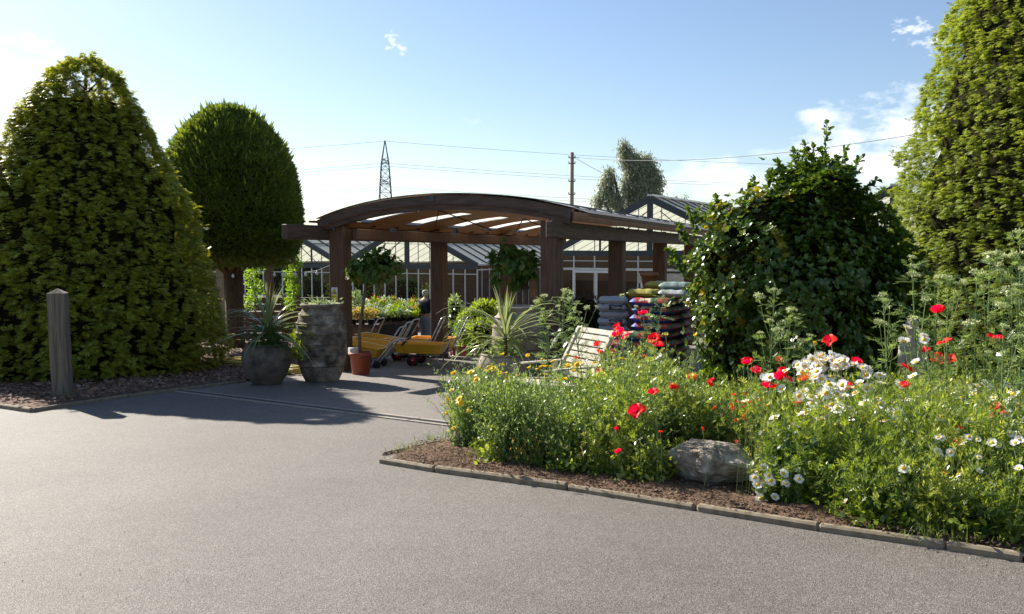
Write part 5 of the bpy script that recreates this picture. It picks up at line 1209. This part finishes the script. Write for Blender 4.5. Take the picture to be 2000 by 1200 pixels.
# ------------------------------------------------------------------ meadow planting
KX = [742, 850, 1110, 1360, 1600, 1850, 2000, 2300]; KD = [p.y for p in kr]
def kerbD(x): return float(np.interp(x, KX, KD))
TOPX = [850, 870, 900, 950, 1000, 1050, 1100, 1150, 1200, 1250, 1300, 1350, 1400, 1450, 1500, 1550, 1600, 1650, 1700, 1750, 1800, 1850, 1900, 1950, 2000, 2300]
TOPY = [800, 772, 742, 724, 730, 758, 765, 745, 706, 692, 712, 765, 790, 775, 760, 765, 780, 762, 770, 762, 725, 690, 675, 645, 640, 620]
def topY(x): return float(np.interp(x, TOPX, TOPY))
def flower_at(x, y, r, hmin=.28, hmax=.95, pref=None):
    """a head seen at pixel x,y: choose its distance so the stem has a natural length"""
    kd = kerbD(x); h = pref if pref else r.uniform(.45, .85); q = (y-495)/F-SL
    D = (H0-h)/q if q > .002 else kd+2
    lo, hi = kd+.22, kd+(2.6 if x > 950 else 1.3)
    D = min(max(D, lo), hi); p = at(x, y, D); hh = p.z-gz(D)
    return p, hh
# foliage: many branching stems clothed in small leaves
def plants(name, m, n, seed, leafL, label, band, stems=(5, 9), leaves=24, tmpl=LEAF, spread=.16, hcap=.8, xr=(880, 2080), dr=(.18, 2.4), stemm='stem', tilt=.6, keep=None, xs_=None, topo=0):
    r = random.Random(seed); A = Acc(); S = Acc()
    for _ in range(n):
        x = r.uniform(*xr) if xs_ is None else xs_(r); kd = kerbD(x); lo = dr[0]; 
        if x < 950: lo = max(lo, .80)
        if 1285 < x < 1500: lo = max(lo, 1.12)
        if x < 1500: lo = max(lo, .42)
        elif x < 1700: lo = max(lo, .30)
        D = kd+lo+(dr[1]-lo)*r.random()**1.15*(1 if x > 1050 else .55)
        if keep and not keep(x, D): continue
        hm = (H0+SL*D)-(topY(x)-topo+16*math.sin(x*.045)+9*math.sin(x*.11+2)+r.choice((r.uniform(-26, 10), r.uniform(0, 60)))-495)/F*D
        hc = hcap*(1.4 if 1165 < x < 1340 and D-kd > 1.0 else 1)
        h = min(hm, hc*r.uniform(.7, 1.0)) if D-kd > .5 else min(hm, hcap*r.uniform(.28, .65))
        if h < .12: continue
        X0 = (x-1000)/F*D; z0 = gz(D)+.04
        for s in range(r.randint(*stems)):
            a_ = r.uniform(0, 6.283); sp_ = spread*r.uniform(.3, 1.3)*(.5+h); hh = h*r.uniform(.5, 1.06); e = np.array([math.cos(a_)*sp_*1.25, math.sin(a_)*sp_*1.25, hh])
            ts = np.linspace(0, 1, 5); c1 = np.stack([e[0]*ts**1.5, e[1]*ts**1.5, e[2]*(1-(1-ts)**1.35)], 1)+np.array([X0+r.uniform(-.03, .03), D+r.uniform(-.03, .03), z0])
            S.tube([Vector(p) for p in c1], .0028, .0012)
            k = max(6, int(leaves*(.35+hh))); t_ = rng.uniform(.0, 1.0, k)**1.15; P = np.stack([np.interp(t_, ts, c1[:, j]) for j in range(3)], 1)
            P += rnd(k, .006); D_ = unit(rnd(k, .6)+np.array([0, 0, tilt])); D_[t_ > .93] = unit(D_[t_ > .93]+np.array([0, 0, 1.2])); Xv, Yv, Zv = frames(D_, unit(np.array([0, 0, .8])+rnd(k, .5)))
            A.inst(*tmpl, P, Xv, Yv, Zv, leafL*rng.uniform(.5, 1.3, k)*(1.15-.35*t_))
    o = A.build(name, M[m]); tag(o, kind='stuff', label=label); S.build('stems', M[stemm], o)
    return o
FEA = ([(0, 0, 0), (.035, .5, 0), (0, 1, .05), (-.035, .5, 0), (0, .25, 0), (.34, .62, 0), (.30, .70, .03), (0, .33, 0), (0, .25, 0), (-.34, .62, 0), (-.30, .70, .03), (0, .33, 0), (0, .5, 0), (.22, .86, 0), (.2, .92, .02), (0, .58, 0), (0, .5, 0), (-.22, .86, 0), (-.2, .92, .02), (0, .58, 0)], [(0, 1, 2, 3), (4, 5, 6, 7), (8, 9, 10, 11), (12, 13, 14, 15), (16, 17, 18, 19)])
plants('meadow_foliage', 'bed', 420, 1, .042, 'fresh green meadow leaves', None, leaves=34, keep=lambda x, D: x > 1090 or random.random() < .3)
plants('grey_green_foliage', 'bed_grey', 430, 2, .036, 'grey green small leaves', None, leaves=36, xr=(880, 1420))
plants('feathery_foliage', 'bed', 300, 3, .075, 'feathery green foliage', None, leaves=22, tmpl=FEA, xr=(1150, 2080))
plants('tall_seeded_stems', 'bed_grey', 70, 8, .026, 'tall sparse stems rising above the meadow', None, leaves=13, topo=42, hcap=1.15, stems=(2, 4), spread=.10)
plants('dark_leafy_foliage', 'bed_dark', 170, 4, .055, 'darker leafy growth low in the bed', None, leaves=26, hcap=.5, xr=(1500, 2080), tmpl=LEAFW)
plants('dry_foliage', 'bed_dry', 150, 5, .034, 'yellowing dry stems', None, leaves=26, hcap=.5, xs_=lambda r: r.choice((r.gauss(1035, 35), r.gauss(1480, 30), r.gauss(1920, 50), r.uniform(900, 2000))), stemm='stem')
plants('upright_foliage', 'lime', 45, 6, .05, 'yellow green tender shoots', None, leaves=20, hcap=.6, xr=(1380, 2050))
# broad daisy rosettes near the boulder
# grass tufts
def tufts():
    A = Acc()
    for (x, y, n, h) in [(855, 868, 60, .07), (800, 880, 40, .05), (785, 889, 30, .04), (820, 889, 14, .05), (1848, 1065, 60, .09), (1770, 1053, 30, .07), (1690, 1010, 50, .12), (1560, 985, 30, .08), (960, 905, 60, .12), (1300, 930, 40, .10), (1180, 930, 30, .1), (1080, 915, 30, .1), (880, 860, 40, .08), (1840, 1040, 60, .16), (1920, 1060, 50, .14)]:
        c = gp(x, y)
        for k in range(n):
            p0 = np.array(c)+np.array([random.gauss(0, .09), random.gauss(0, .06), .03]); a_ = random.random()*6.28; ribbon(A, p0, a_, R(random.uniform(45, 88)), h*random.uniform(.6, 1.5), .006, R(random.uniform(10, 70)), 3)
    return tag(A.build('grass_tufts', M['grass']), kind='stuff')
tufts()

# flower prototypes -------------------------------------------------
def petals_mesh(name, n, L, wd, cup, m, layers=1, seed=0, ruffle=0, seg=1):
    A = Acc(); r = random.Random(seed)
    for l in range(layers):
        for k in range(n):
            a_ = 2*math.pi*(k+.5*l)/n+r.uniform(-.07, .07); c = cup+r.uniform(-.12, .12)+l*.12; d = np.array([math.cos(a_)*math.cos(c), math.sin(a_)*math.cos(c), math.sin(c)]); s_ = np.array([-math.sin(a_), math.cos(a_), 0]); up = np.cross(d, s_)*-1; q = L*r.uniform(.88, 1.05)
            rows = []
            prof = [(0, .25), (.35, .8), (.75, 1.0), (1.0, .62)] if not ruffle else [(0, .22), (.3, .75), (.65, 1.0), (.9, .95), (1.02, .55)]
            cols = 2 if not ruffle else 6
            for f, w_ in prof:
                for j in range(cols+1):
                    u = j/cols*2-1; z = (.10*f*f*q*-1 if not ruffle else .16*q*f*f*(1-u*u)*0+.20*q*u*u*f)+(ruffle*math.sin(j*2.4+k*1.7+l)*f*f)
                    rows.append(d*q*f*(1-.08*u*u)+s_*u*w_*wd/2+up*(z if ruffle else z+.06*wd*(1-abs(u))))
            nc = cols+1; fs = [(i*nc+j, i*nc+j+1, (i+1)*nc+j+1, (i+1)*nc+j) for i in range(len(prof)-1) for j in range(cols)]
            A.add(np.array(rows), np.array(fs))
    V = np.concatenate(A.V); me = bpy.data.meshes.new(name); fs = np.concatenate(A.Fc); me.from_pydata(V.tolist(), [], fs.tolist()); me.update(); me.materials.append(M[m]); me.polygons.foreach_set('use_smooth', [True]*len(me.polygons)); return me
def mesh_of(mb, m, nm, smooth=True):
    me = bpy.data.meshes.new(nm); me.from_pydata(mb.v, [], mb.f); me.update(); me.materials.append(M[m])
    if smooth: me.polygons.foreach_set('use_smooth', [True]*len(me.polygons))
    return me
stem_me = []
for k in range(4):
    mb = MB(); b_ = .05+.03*k; mb.tube([(0, 0, 0), (b_*.8, .02, .35), (b_*.6, 0, .7), (0, 0, 1)], .0026, 5, .0018); stem_me.append(mesh_of(mb, 'stem', 'stem'))
DAI = [petals_mesh('petals', 17, .030, .0105, c, 'daisy', 1, s) for s, c in enumerate((.10, -.05, .25, -.25))]
k_ = MB(); k_.lathe([(.0105, -.002), (.0115, .002), (.009, .006), (.002, .008)], 12); DISC = mesh_of(k_, 'yolk', 'disc')
YEL = [petals_mesh('petals', 13, .023, .0115, c, 'yellow', 1, s+9) for s, c in enumerate((.2, .05, .5))]
k_ = MB(); k_.lathe([(.010, -.002), (.011, .003), (.006, .007), (.001, .008)], 10); DISCY = mesh_of(k_, 'yolk', 'disc')
POP = [petals_mesh('petals', 4, .047, .072, c, 'poppy', 1, s+20, ruffle=.004) for s, c in enumerate((.65, .95, .4, 1.15))]
POPO = [petals_mesh('petals', 5, .034, .05, c, 'poppy_orange', 1, s+30, ruffle=.004) for s, c in enumerate((.5, .8))]
POPD = [petals_mesh('petals', 6, .040, .055, .5, 'poppy', 2, 44, ruffle=.006)]
k_ = MB(); k_.lathe([(.003, -.002), (.0055, .003), (.006, .009), (.002, .012)], 10); CEN = mesh_of(k_, 'poppy_dark', 'centre')
VIEW = Vector((0, -1, .0))
def flower(kind, x, y, px, r, label, cat, group=None, pref=None, face=None, fixed=None):
    if fixed is None and x > 1380 and 715 < y < 900 and pref is None: D = kerbD(x)+min(1.5, max(.3, .35+(880-y)/150+r.uniform(-.1, .1))); q_ = at(x, y, D); fixed = (q_, q_.z-gz(D))
    p, h = flower_at(x, y, r, pref=pref) if fixed is None else fixed
    if h < .03: h = .03
    base = Vector((p.x+r.uniform(-.03, .03), p.y+r.uniform(-.02, .05), p.z-h)); o = empty(kind, base, 0, label, cat, group)
    pm, cm, R0 = {'daisy': (DAI, DISC, .031), 'poppy': (POP, CEN, .050), 'double_poppy': (POPD, CEN, .046), 'orange_poppy': (POPO, CEN, .038), 'marigold': (YEL, DISCY, .024)}[kind if kind != 'corn_marigold' else 'marigold']
    hd = p-base
    s = bpy.data.objects.new('stem', r.choice(stem_me)); COL.objects.link(s); s.parent = o; s.location = (0, 0, 0)
    q = Vector((0, 0, 1)).rotation_difference(hd.normalized()); s.rotation_mode = 'QUATERNION'; s.rotation_quaternion = q; s.scale = (min(1, h)*.9+.1, min(1, h)*.9+.1, hd.length)
    sc = (px/2/F*p.y)/R0*1.04; fx = face or (Vector((r.uniform(-.8, .6), r.uniform(-.9, .5), r.uniform(.6, 1.3))) if 'poppy' in kind else Vector((r.uniform(-.9, .6), r.uniform(-1.0, .35), r.uniform(.45, 1.1))))
    pe = bpy.data.objects.new('petals', r.choice(pm)); COL.objects.link(pe); pe.parent = o; pe.location = hd; pe.scale = (sc,)*3; pe.rotation_mode = 'QUATERNION'
    pe.rotation_quaternion = fx.normalized().to_track_quat('Z', 'Y') @ Matrix.Rotation(r.uniform(0, 6.28), 3, 'Z').to_quaternion()
    c_ = bpy.data.objects.new('centre', cm); COL.objects.link(c_); c_.parent = o; c_.location = hd+fx.normalized()*.001; c_.scale = (sc,)*3; c_.rotation_mode = 'QUATERNION'; c_.rotation_quaternion = pe.rotation_quaternion
    return o
r = random.Random(99)
POPPIES = [(1245, 806, 30, 'large red poppy low in front, tallest of the left meadow face'), (1313, 760, 23, 'red poppy with one raised petal right of the middle meadow'), (1276, 768, 18, 'pale red poppy seen edge on left of the raised petal poppy'),
 (1353, 742, 22, 'flat red poppy in front of the lower shrub leaves'), (1386, 752, 15, 'lower of two small red poppies below the shrub'), (1391, 745, 12, 'upper of two small red poppies below the shrub'), (1459, 711, 23, 'red poppy highest against the dark gap under the shrub'), (1477, 728, 21, 'red poppy just below and right of the dark gap poppy'),
 (1500, 758, 27, 'big round red poppy left of the daisy mass'), (1521, 738, 25, 'bright red poppy touching the left edge of the daisy mass'), (1529, 727, 18, 'ragged red poppy above the bright one at the daisy mass'), (1573, 741, 24, 'wide red poppy inside the daisy mass'), (1543, 741, 12, 'small red poppy between two wide ones in the daisies'), (1558, 787, 12, 'small round red poppy below the daisy mass'),
 (1622, 668, 24, 'cupped red poppy highest of those above the daisy mass'), (1671, 711, 23, 'star shaped red poppy right of the daisy mass'), (1657, 756, 17, 'red poppy behind the right hand daisies'), (1686, 817, 9, 'half open red poppy under the leaning daisy stems'),
 (1771, 720, 23, 'red poppy in front of the stone figure'), (1769, 756, 21, 'red poppy below the stone figure'), (1808, 687, 16, 'orange red poppy right of the stone figure'), (1831, 611, 26, 'highest red poppy of the whole meadow, right of the stone figure'), (1845, 669, 23, 'red poppy midway down right of the stone figure'),
 (1833, 701, 25, 'left poppy of the wide red pair at the right'), (1857, 702, 22, 'right poppy of the wide red pair at the right'), (1943, 662, 23, 'lone red poppy near the right edge before the conifer'), (1944, 796, 17, 'upper red poppy in the low right cluster'), (1938, 812, 12, 'lower red poppy in the low right cluster'), (1960, 808, 11, 'small orange red poppy right of the low cluster'),
 (1874, 836, 14, 'upper of two small orange red poppies low at the right'), (1871, 863, 12, 'lower of two small orange red poppies low at the right'), (1845, 925, 9, 'tiny red poppy deep in the dark right foliage'), (1822, 940, 8, 'tiny red poppy lowest in the dark right foliage'),
 (1207, 641, 17, 'small red poppy highest before the low bags'), (1210, 655, 24, 'red poppy in front of the low colourful bags'), (1223, 660, 18, 'red poppy right beside the one before the low bags'), (1279, 663, 24, 'upper poppy of the vertical red pair before the bags'), (1281, 676, 25, 'lower poppy of the vertical red pair before the bags'), (1256, 612, 17, 'red poppy high against the colourful bags'),
 (1168, 676, 16, 'red poppy on the top slats of the chair'), (1171, 690, 13, 'second red poppy against the chair back'), (1126, 700, 9, 'tiny red poppy against the middle of the chair back'), (1172, 723, 14, 'dark red poppy low against the chair back'), (1208, 885, 15, 'crimson poppy low in the shade of the left meadow'), (1203, 838, 9, 'faded red poppy hidden in the left meadow leaves')]
for i, (x, y, s, lab) in enumerate(POPPIES):
    fx = [(1831, 669)]; hi = None
    pr_ = 1.15 if y < 640 else (.95 if y < 700 else None)
    D = None
    fixed = None
    if 1110 < x < 1300 and y < 730: # behind, near the chair and before the bags
        kd = kerbD(x); D = kd+1.9+.1*(i % 4); p = at(x, y, D); fixed = (p, p.z-gz(D))
    if x > 1590 and y < 700: D = kerbD(x)+1.15+.12*(i % 3); p = at(x, y, D); fixed = (p, p.z-gz(D))
    flower('double_poppy' if i in (10, 36) else 'poppy', x, y, s*1.28, r, lab, 'poppy', None, pref=pr_, fixed=fixed)
for (x, y, s) in [(1434, 772, 9), (1438, 784, 8), (1428, 792, 8), (1431, 798, 10), (1455, 771, 10), (1463, 786, 9), (1452, 795, 6), (1447, 788, 7), (1453, 812, 8), (1458, 805, 7), (1454, 818, 7), (1437, 822, 7), (1439, 863, 7), (1485, 781, 9), (1396, 798, 10), (1522, 703, 14), (1497, 793, 7), (1240, 690, 12), (1198, 687, 14), (1256, 698, 12), (1372, 838, 9), (1290, 845, 10)]:
    flower('orange_poppy', x, y, s*1.1, r, 'small orange red poppy among the fine stems left of the daisy mass' if 1380 < x < 1530 else 'small orange poppy scattered in the meadow left of the boulder', 'poppy', 'small orange red poppies near the daisies' if 1380 < x < 1530 else 'small orange poppies left of the boulder')
DS = [(1513, 817, 21, 'daisy standing alone left of the lower daisies'), (1575, 806, 20, 'daisy just below the big daisy mass'), (1636, 798, 22, 'daisy below the right end of the daisy mass'), (1614, 817, 16, 'small daisy below and between larger ones'), (1634, 829, 19, 'drooping daisy at the bottom of the daisy mass'), (1552, 833, 17, 'pale daisy nodding in the grass'),
 (1613, 768, 24, 'large open daisy at the right end of the mass'), (1566, 729, 24, 'large open daisy before the wide red poppy'), (1765, 915, 20, 'daisy alone in the dark right foliage'), (1836, 969, 22, 'daisy alone low in the right foliage'), (1652, 981, 15, 'daisy lying above the kerb'), (1620, 1040, 15, 'daisy hanging over the kerb onto the tarmac'), (1760, 1037, 20, 'upper of two daisies hanging over the kerb'), (1751, 1055, 17, 'lower of two daisies hanging over the kerb'),
 (1978, 771, 26, 'large daisy nearest the right edge'), (1752, 808, 25, 'large daisy below the stone figure'), (1751, 789, 24, 'daisy directly above the large one below the figure'), (1719, 789, 20, 'daisy left of the pair below the figure'), (1840, 815, 19, 'flat daisy in the right meadow'), (1969, 807, 18, 'yellow centred daisy beside the low right poppies'), (1990, 791, 18, 'daisy cut by the right edge'), (1925, 752, 20, 'flat topped daisy left of the largest right daisy'), (1903, 769, 18, 'small flat daisy in the right meadow middle'), (1940, 778, 16, 'pale daisy beside the poppy cluster'), (1917, 783, 14, 'small daisy left of the poppy cluster'), (1990, 860, 18, 'daisy low at the right edge'),
 (1765, 668, 22, 'daisy in front of the stone figure shoulder'), (1771, 641, 17, 'daisy by the stone figure head'), (1805, 655, 16, 'upper flat daisy right of the stone figure'), (1805, 664, 18, 'lower flat daisy right of the stone figure'), (1789, 708, 18, 'edge on daisy over the stone figure'), (1783, 735, 18, 'edge on daisy at the stone figure base')]
for (x, y, s, lab) in DS:
    fixed = None
    if y < 760 and x > 1700: D = kerbD(x)+1.2; p = at(x, y, D); fixed = (p, p.z-gz(D))
    if y > 1030: D = gp(x, y).y+.10; p = at(x, y, D); fixed = (p, max(.05, p.z-gz(D)))
    flower('daisy', x, y, s*1.2, r, 'white '+lab, 'daisy', None, fixed=fixed)
for (x, y) in [(1492, 914), (1474, 933), (1480, 947), (1482, 961), (1505, 939), (1486, 974), (1513, 972), (1540, 911), (1568, 887), (1572, 898), (1563, 921), (1535, 945), (1560, 936), (1610, 900), (1501, 929), (1530, 926)]:
    flower('daisy', x, y, r.uniform(18, 25), r, 'white daisy of the low cluster just right of the big boulder', 'daisy', 'daisies right of the boulder', pref=.28, face=Vector((r.uniform(-.4, .4), -.8, .8)))
for k in range(104):
    x, y = 1622+r.gauss(0, 62), 752+r.gauss(0, 36)
    if k < 18: x, y = r.uniform(1560, 1650), r.uniform(692, 725)
    y = max(y, 690+abs(x-1615)*.42)
    D = kerbD(x)+min(1.7, max(.3, .35+(880-y)/150*1.0+r.uniform(-.12, .12))); p = at(x, y, D)
    flower('daisy', x, y, r.uniform(20, 27), r, 'white daisy in the dense daisy mass right of the big red poppies', 'daisy', 'dense daisy mass', fixed=(p, p.z-gz(D)), face=Vector((r.uniform(-.8, .5), r.uniform(-.9, .2), r.uniform(.6, 1.2))))
for k in range(30):
    x, y = r.uniform(1820, 1995), r.uniform(740, 960); flower('daisy', x, y, r.uniform(14, 20), r, 'small white daisy scattered through the far right foliage', 'daisy', 'small scattered daisies at the right')
YS = [(964, 722, 20, 'yellow flower facing out above the pale pot, roundest of all'), (937, 720, 16, 'ragged yellow flower left of the round one'), (919, 728, 17, 'flat yellow flower seen edge on left of the pale pot'), (887, 730, 14, 'yellow flower leaning left over the tarmac'), (930, 742, 16, 'yellow flower directly below the flat one'), (873, 780, 16, 'leftmost yellow flower above the tarmac'), (867, 788, 10, 'tiny yellow flower furthest left'), (897, 780, 17, 'yellow flower low at the left meadow edge'), (900, 788, 13, 'yellow flower hanging just under another at the left edge'), (915, 803, 11, 'small orange yellow flower in the left leaves'), (872, 808, 9, 'small yellow bud low over the tarmac'), (886, 836, 10, 'lowest yellow flower at the left edge'), (882, 762, 10, 'pale yellow flower between the two left groups'),
 (1110, 717, 16, 'yellow flower before the chair slats at their left'), (1127, 712, 18, 'long yellow flower before the chair slats'), (1161, 709, 14, 'yellow flower before the chair slats at their right'), (1212, 702, 18, 'yellow flower right of the chair back'), (1237, 726, 17, 'edge on yellow flower right of the chair'), (1220, 733, 13, 'yellow flower below the chair arm'), (1272, 738, 14, 'yellow flower in the middle of the meadow top'), (1166, 754, 11, 'yellow flower in front of the chair seat'), (1300, 655, 10, 'yellow flower on the shrub edge'), (1591, 672, 11, 'yellow flower above the daisy mass'), (1360, 655, 12, 'pale yellow flower against the shrub')]
for (x, y, s, lab) in YS:
    fixed = None
    if x > 1100 and y < 760: D = kerbD(x)+1.8; p = at(x, y, D); fixed = (p, p.z-gz(D))
    flower('corn_marigold', x, y, s*1.1, r, lab, 'yellow flower', None, pref=.75, fixed=fixed)
for k in range(34):
    x, y = r.uniform(950, 1130), r.uniform(690, 745); D = kerbD(x)+r.uniform(.9, 1.5); p = at(x, y, D)
    flower('corn_marigold', x, y, r.uniform(9, 13), r, 'small pale yellow flower seen edge on along the top of the left meadow', 'yellow flower', 'small yellow flowers on the left meadow top', fixed=(p, p.z-gz(D)), face=Vector((r.uniform(-.5, .2), r.uniform(-.1, .5), 1)))
# poppy seed heads and buds
for k in range(14):
    x, y = r.uniform(1440, 1560), r.uniform(700, 770); p, h = flower_at(x, y, r, pref=.9); o = empty('poppy_bud', (p.x, p.y, p.z-h), 0, 'drooping green poppy bud on a thin stem left of the daisy mass', 'bud', 'poppy buds near the daisies')
    s = bpy.data.objects.new('stem', stem_me[0]); COL.objects.link(s); s.parent = o; s.scale = (.6, .6, h)
    b_ = MB(); b_.lathe([(.001, -.012), (.006, -.006), (.007, .002), (.004, .01), (.001, .013)], 8); b_.build('bud', M['stem'], o, True).location = (0, 0, h)

# ------------------------------------------------------------------ umbellifers
def umbellifer(x, y, D, tips, label, group, leafy=True):
    """branched plant: root below (x, y); tips = list of (px, py, head px)"""
    b = at(x, y, D); z0 = gz(D); o = empty('umbel_plant', (b.x, D, z0), 0, label, 'wild flower', group); A = Acc(); Hd = Acc(); Lf = Acc()
    T = [at(tx, ty, D+r.uniform(-.12, .12))-Vector((b.x, D, z0)) for tx, ty, _ in tips]; zt = sorted(T, key=lambda v: -v.z)[0]
    def pt(f): return Vector((zt.x*f**1.2, zt.y*f, zt.z*f))
    A.tube([pt(f) for f in (0, .3, .6, .8, 1)], .0085, .003, 5)
    for v, (tx, ty, hs) in zip(T, tips):
        f0 = max(.2, min(.8, v.z/zt.z-.28))
        if v is not zt: A.tube([pt(f0), pt(f0).lerp(v, .5)+Vector((0, 0, -.03)), v], .0045, .0025, 4)
        R_ = hs/2/F*D; k = 15; ax = unit(np.array([[r.uniform(-.3, .3), r.uniform(-.5, .1), 1.]]))[0]; e1 = unit(np.cross(ax, [[1., .2, 0]]))[0]; e2 = np.cross(ax, e1)
        Hd = Acc()
        for j in range(k):
            a_ = j*2.4; q = math.sqrt((j+.5)/k); c = np.array(v)+(e1*math.cos(a_)+e2*math.sin(a_))*R_*q+ax*R_*(.42-.18*q*q)
            A.tube([v, Vector(c)], .0012, .0008, 3); n = 8; P = c+rnd(n, R_*.09); X, Y_, Z = frames(unit(rnd(n)+ax), unit(ax+rnd(n, .3))); Hd.inst(*LEAFW, P, X, Y_, Z, R_*.26*rng.uniform(.7, 1.2, n))
        Hd.build('flower_head', M['umbel'], o)
        n = 7; P = np.array(v)+rnd(n, .006); D_ = unit(rnd(n)+np.array([0, 0, -.3])); X, Y_, Z = frames(D_, unit(rnd(n))); Lf.inst(*FEA, P, X, Y_, Z, R_*1.0)
    for f in np.linspace(.18, .96, 13):
        c = np.array(pt(f)); n = 4; D_ = unit(rnd(n)*np.array([1, 1, .3])+np.array([0, 0, .45])); X, Y_, Z = frames(D_, unit(np.array([0, 0, 1.])+rnd(n, .3)))
        for q in range(3):
            P = c+D_*(.05+.055*q)*(1.4-f); Lf.inst(*FEA, P, X, unit(Y_+rnd(n, .35)), Z, .085*(1.35-.6*f))
        for d_ in D_: A.tube([Vector(c), Vector(c+d_*.17*(1.4-f))], .0022, .001, 3)
    A.build('stem', M['stem'], o); Lf.build('leaves', M['bed_grey'], o)
    return o
UM = [(1075, 760, 8.4, [(1063, 580, 16), (1048, 590, 14), (1040, 600, 10), (1071, 640, 10)], 'tall feathery umbel plant left of the slatted chair'), (1090, 760, 8.5, [(1105, 572, 22), (1090, 600, 12), (1100, 585, 14)], 'tall umbel plant with a broad pale head behind the chair'), (1150, 760, 8.2, [(1147, 602, 14), (1112, 585, 12), (1132, 612, 10), (1165, 600, 8)], 'leaning umbel plant crossing the chair back'),
 (1245, 740, 7.6, [(1242, 600, 10), (1215, 578, 12), (1300, 572, 8)], 'thin umbel stems in front of the colourful sacks'),
 (1500, 760, 6.9, [(1482, 582, 24), (1513, 567, 12), (1504, 628, 16), (1485, 652, 14)], 'umbel plant with its highest head before the left of the shrub'), (1530, 760, 6.8, [(1545, 608, 24), (1532, 632, 18), (1518, 648, 24), (1556, 625, 14)], 'umbel plant with three stacked heads before the shrub'), (1575, 760, 6.6, [(1566, 669, 20), (1583, 658, 18)], 'short umbel plant just above the daisy mass'),
 (1745, 800, 5.9, [(1725, 578, 18), (1718, 632, 24), (1748, 648, 12), (1738, 600, 10)], 'slim umbel plant left of the stone figure'), (1800, 800, 5.9, [(1780, 505, 18), (1782, 524, 22), (1784, 540, 26), (1808, 588, 22)], 'tall umbel plant with three tiered heads over the stone figure'), (1810, 800, 5.7, [(1836, 544, 24), (1826, 553, 10), (1784, 626, 26)], 'umbel plant rising right over the stone figure'), (1850, 800, 5.8, [(1852, 545, 20), (1868, 556, 16), (1881, 550, 14)], 'green leafed umbel plant before the dark base of the conifer'),
 (1905, 790, 5.6, [(1908, 538, 34), (1884, 553, 12), (1895, 636, 34), (1837, 633, 16)], 'umbel plant with one wide flat white head'), (1925, 790, 5.5, [(1934, 499, 26), (1950, 520, 20), (1957, 535, 26), (1921, 562, 14)], 'umbel plant with stacked green heads right of the flat one'), (1975, 790, 5.4, [(1978, 505, 42), (1970, 574, 34), (1990, 592, 20), (1955, 600, 26)], 'broad headed umbel plant near the right edge'), (2000, 790, 5.2, [(1992, 458, 30), (2000, 530, 26), (1985, 560, 20)], 'tallest umbel plant touching the right edge'), (1960, 800, 4.9, [(1960, 640, 20), (1990, 660, 24), (1930, 690, 14)], 'lower umbel plant in front at the right edge')]
for (x, y, D, tips, lab) in UM: umbellifer(x, y, D, tips, lab, None)
# low growth spilling towards the kerb
def spill():
    A = Acc(); r2 = random.Random(77)
    for _ in range(420):
        x = r2.uniform(930, 2080)
        if 1300 < x < 1495: continue
        kd = kerbD(x); D = kd+(r2.uniform(.32, .8) if x < 1620 else r2.uniform(.12, .7)); X0 = (x-1000)/F*D; h = r2.uniform(.06, .26); n = 26
        P = np.stack([X0+rng.normal(0, .05, n), D+rng.normal(0, .04, n), gz(D)+.05+rng.random(n)**1.3*h], 1); D_ = unit(rnd(n)+np.array([0, -.25, .35])); Xv, Yv, Zv = frames(D_, unit(np.array([0, 0, .9])+rnd(n, .5)))
        A.inst(*(LEAFW if r2.random() < .4 else FEA), P, Xv, Yv, Zv, r2.uniform(.03, .06)*rng.uniform(.7, 1.2, n))
    return tag(A.build('spilling_foliage', M['bed']), kind='stuff')
spill()

# grit and dropped petals on the tarmac
def grit():
    n = 420; P = []
    for _ in range(n):
        x, y = (random.uniform(0, 2000), random.uniform(830, 1190)) if random.random() < .45 else (random.uniform(760, 2000), 0)
        p = gp(x, y) if y else Vector((0, 0, 0))
        if not y: D = kerbD(x)-abs(random.gauss(0, .12))-.06; p = Vector(((x-1000)/F*D, D, gz(D)))
        if p.y > kerbD((p.x/p.y)*F+1000)-.05 and (p.x/p.y)*F+1000 > 742: continue
        P.append((p.x, p.y, gz(p.y)+.004))
    P = np.array(P); n = len(P); D = unit(rnd(n)*np.array([1, 1, .1])); X, Y, Z = frames(D, unit(np.array([0, 0, 1.])+rnd(n, .2))); A = Acc()
    T = ([(-.3, 0, 0), (.3, 0, 0), (.4, .8, 0), (-.2, 1, 0), (-.15, .3, .4), (.2, .3, .4), (.2, .7, .35), (-.1, .7, .4)], [(4, 5, 6, 7), (0, 1, 5, 4), (1, 2, 6, 5), (2, 3, 7, 6), (3, 0, 4, 7)])
    A.inst(*T, P, X, Y, Z, .0065*rng.uniform(.3, 1.6, n)); return tag(A.build('loose_grit', M['kerb']), kind='stuff')
grit()
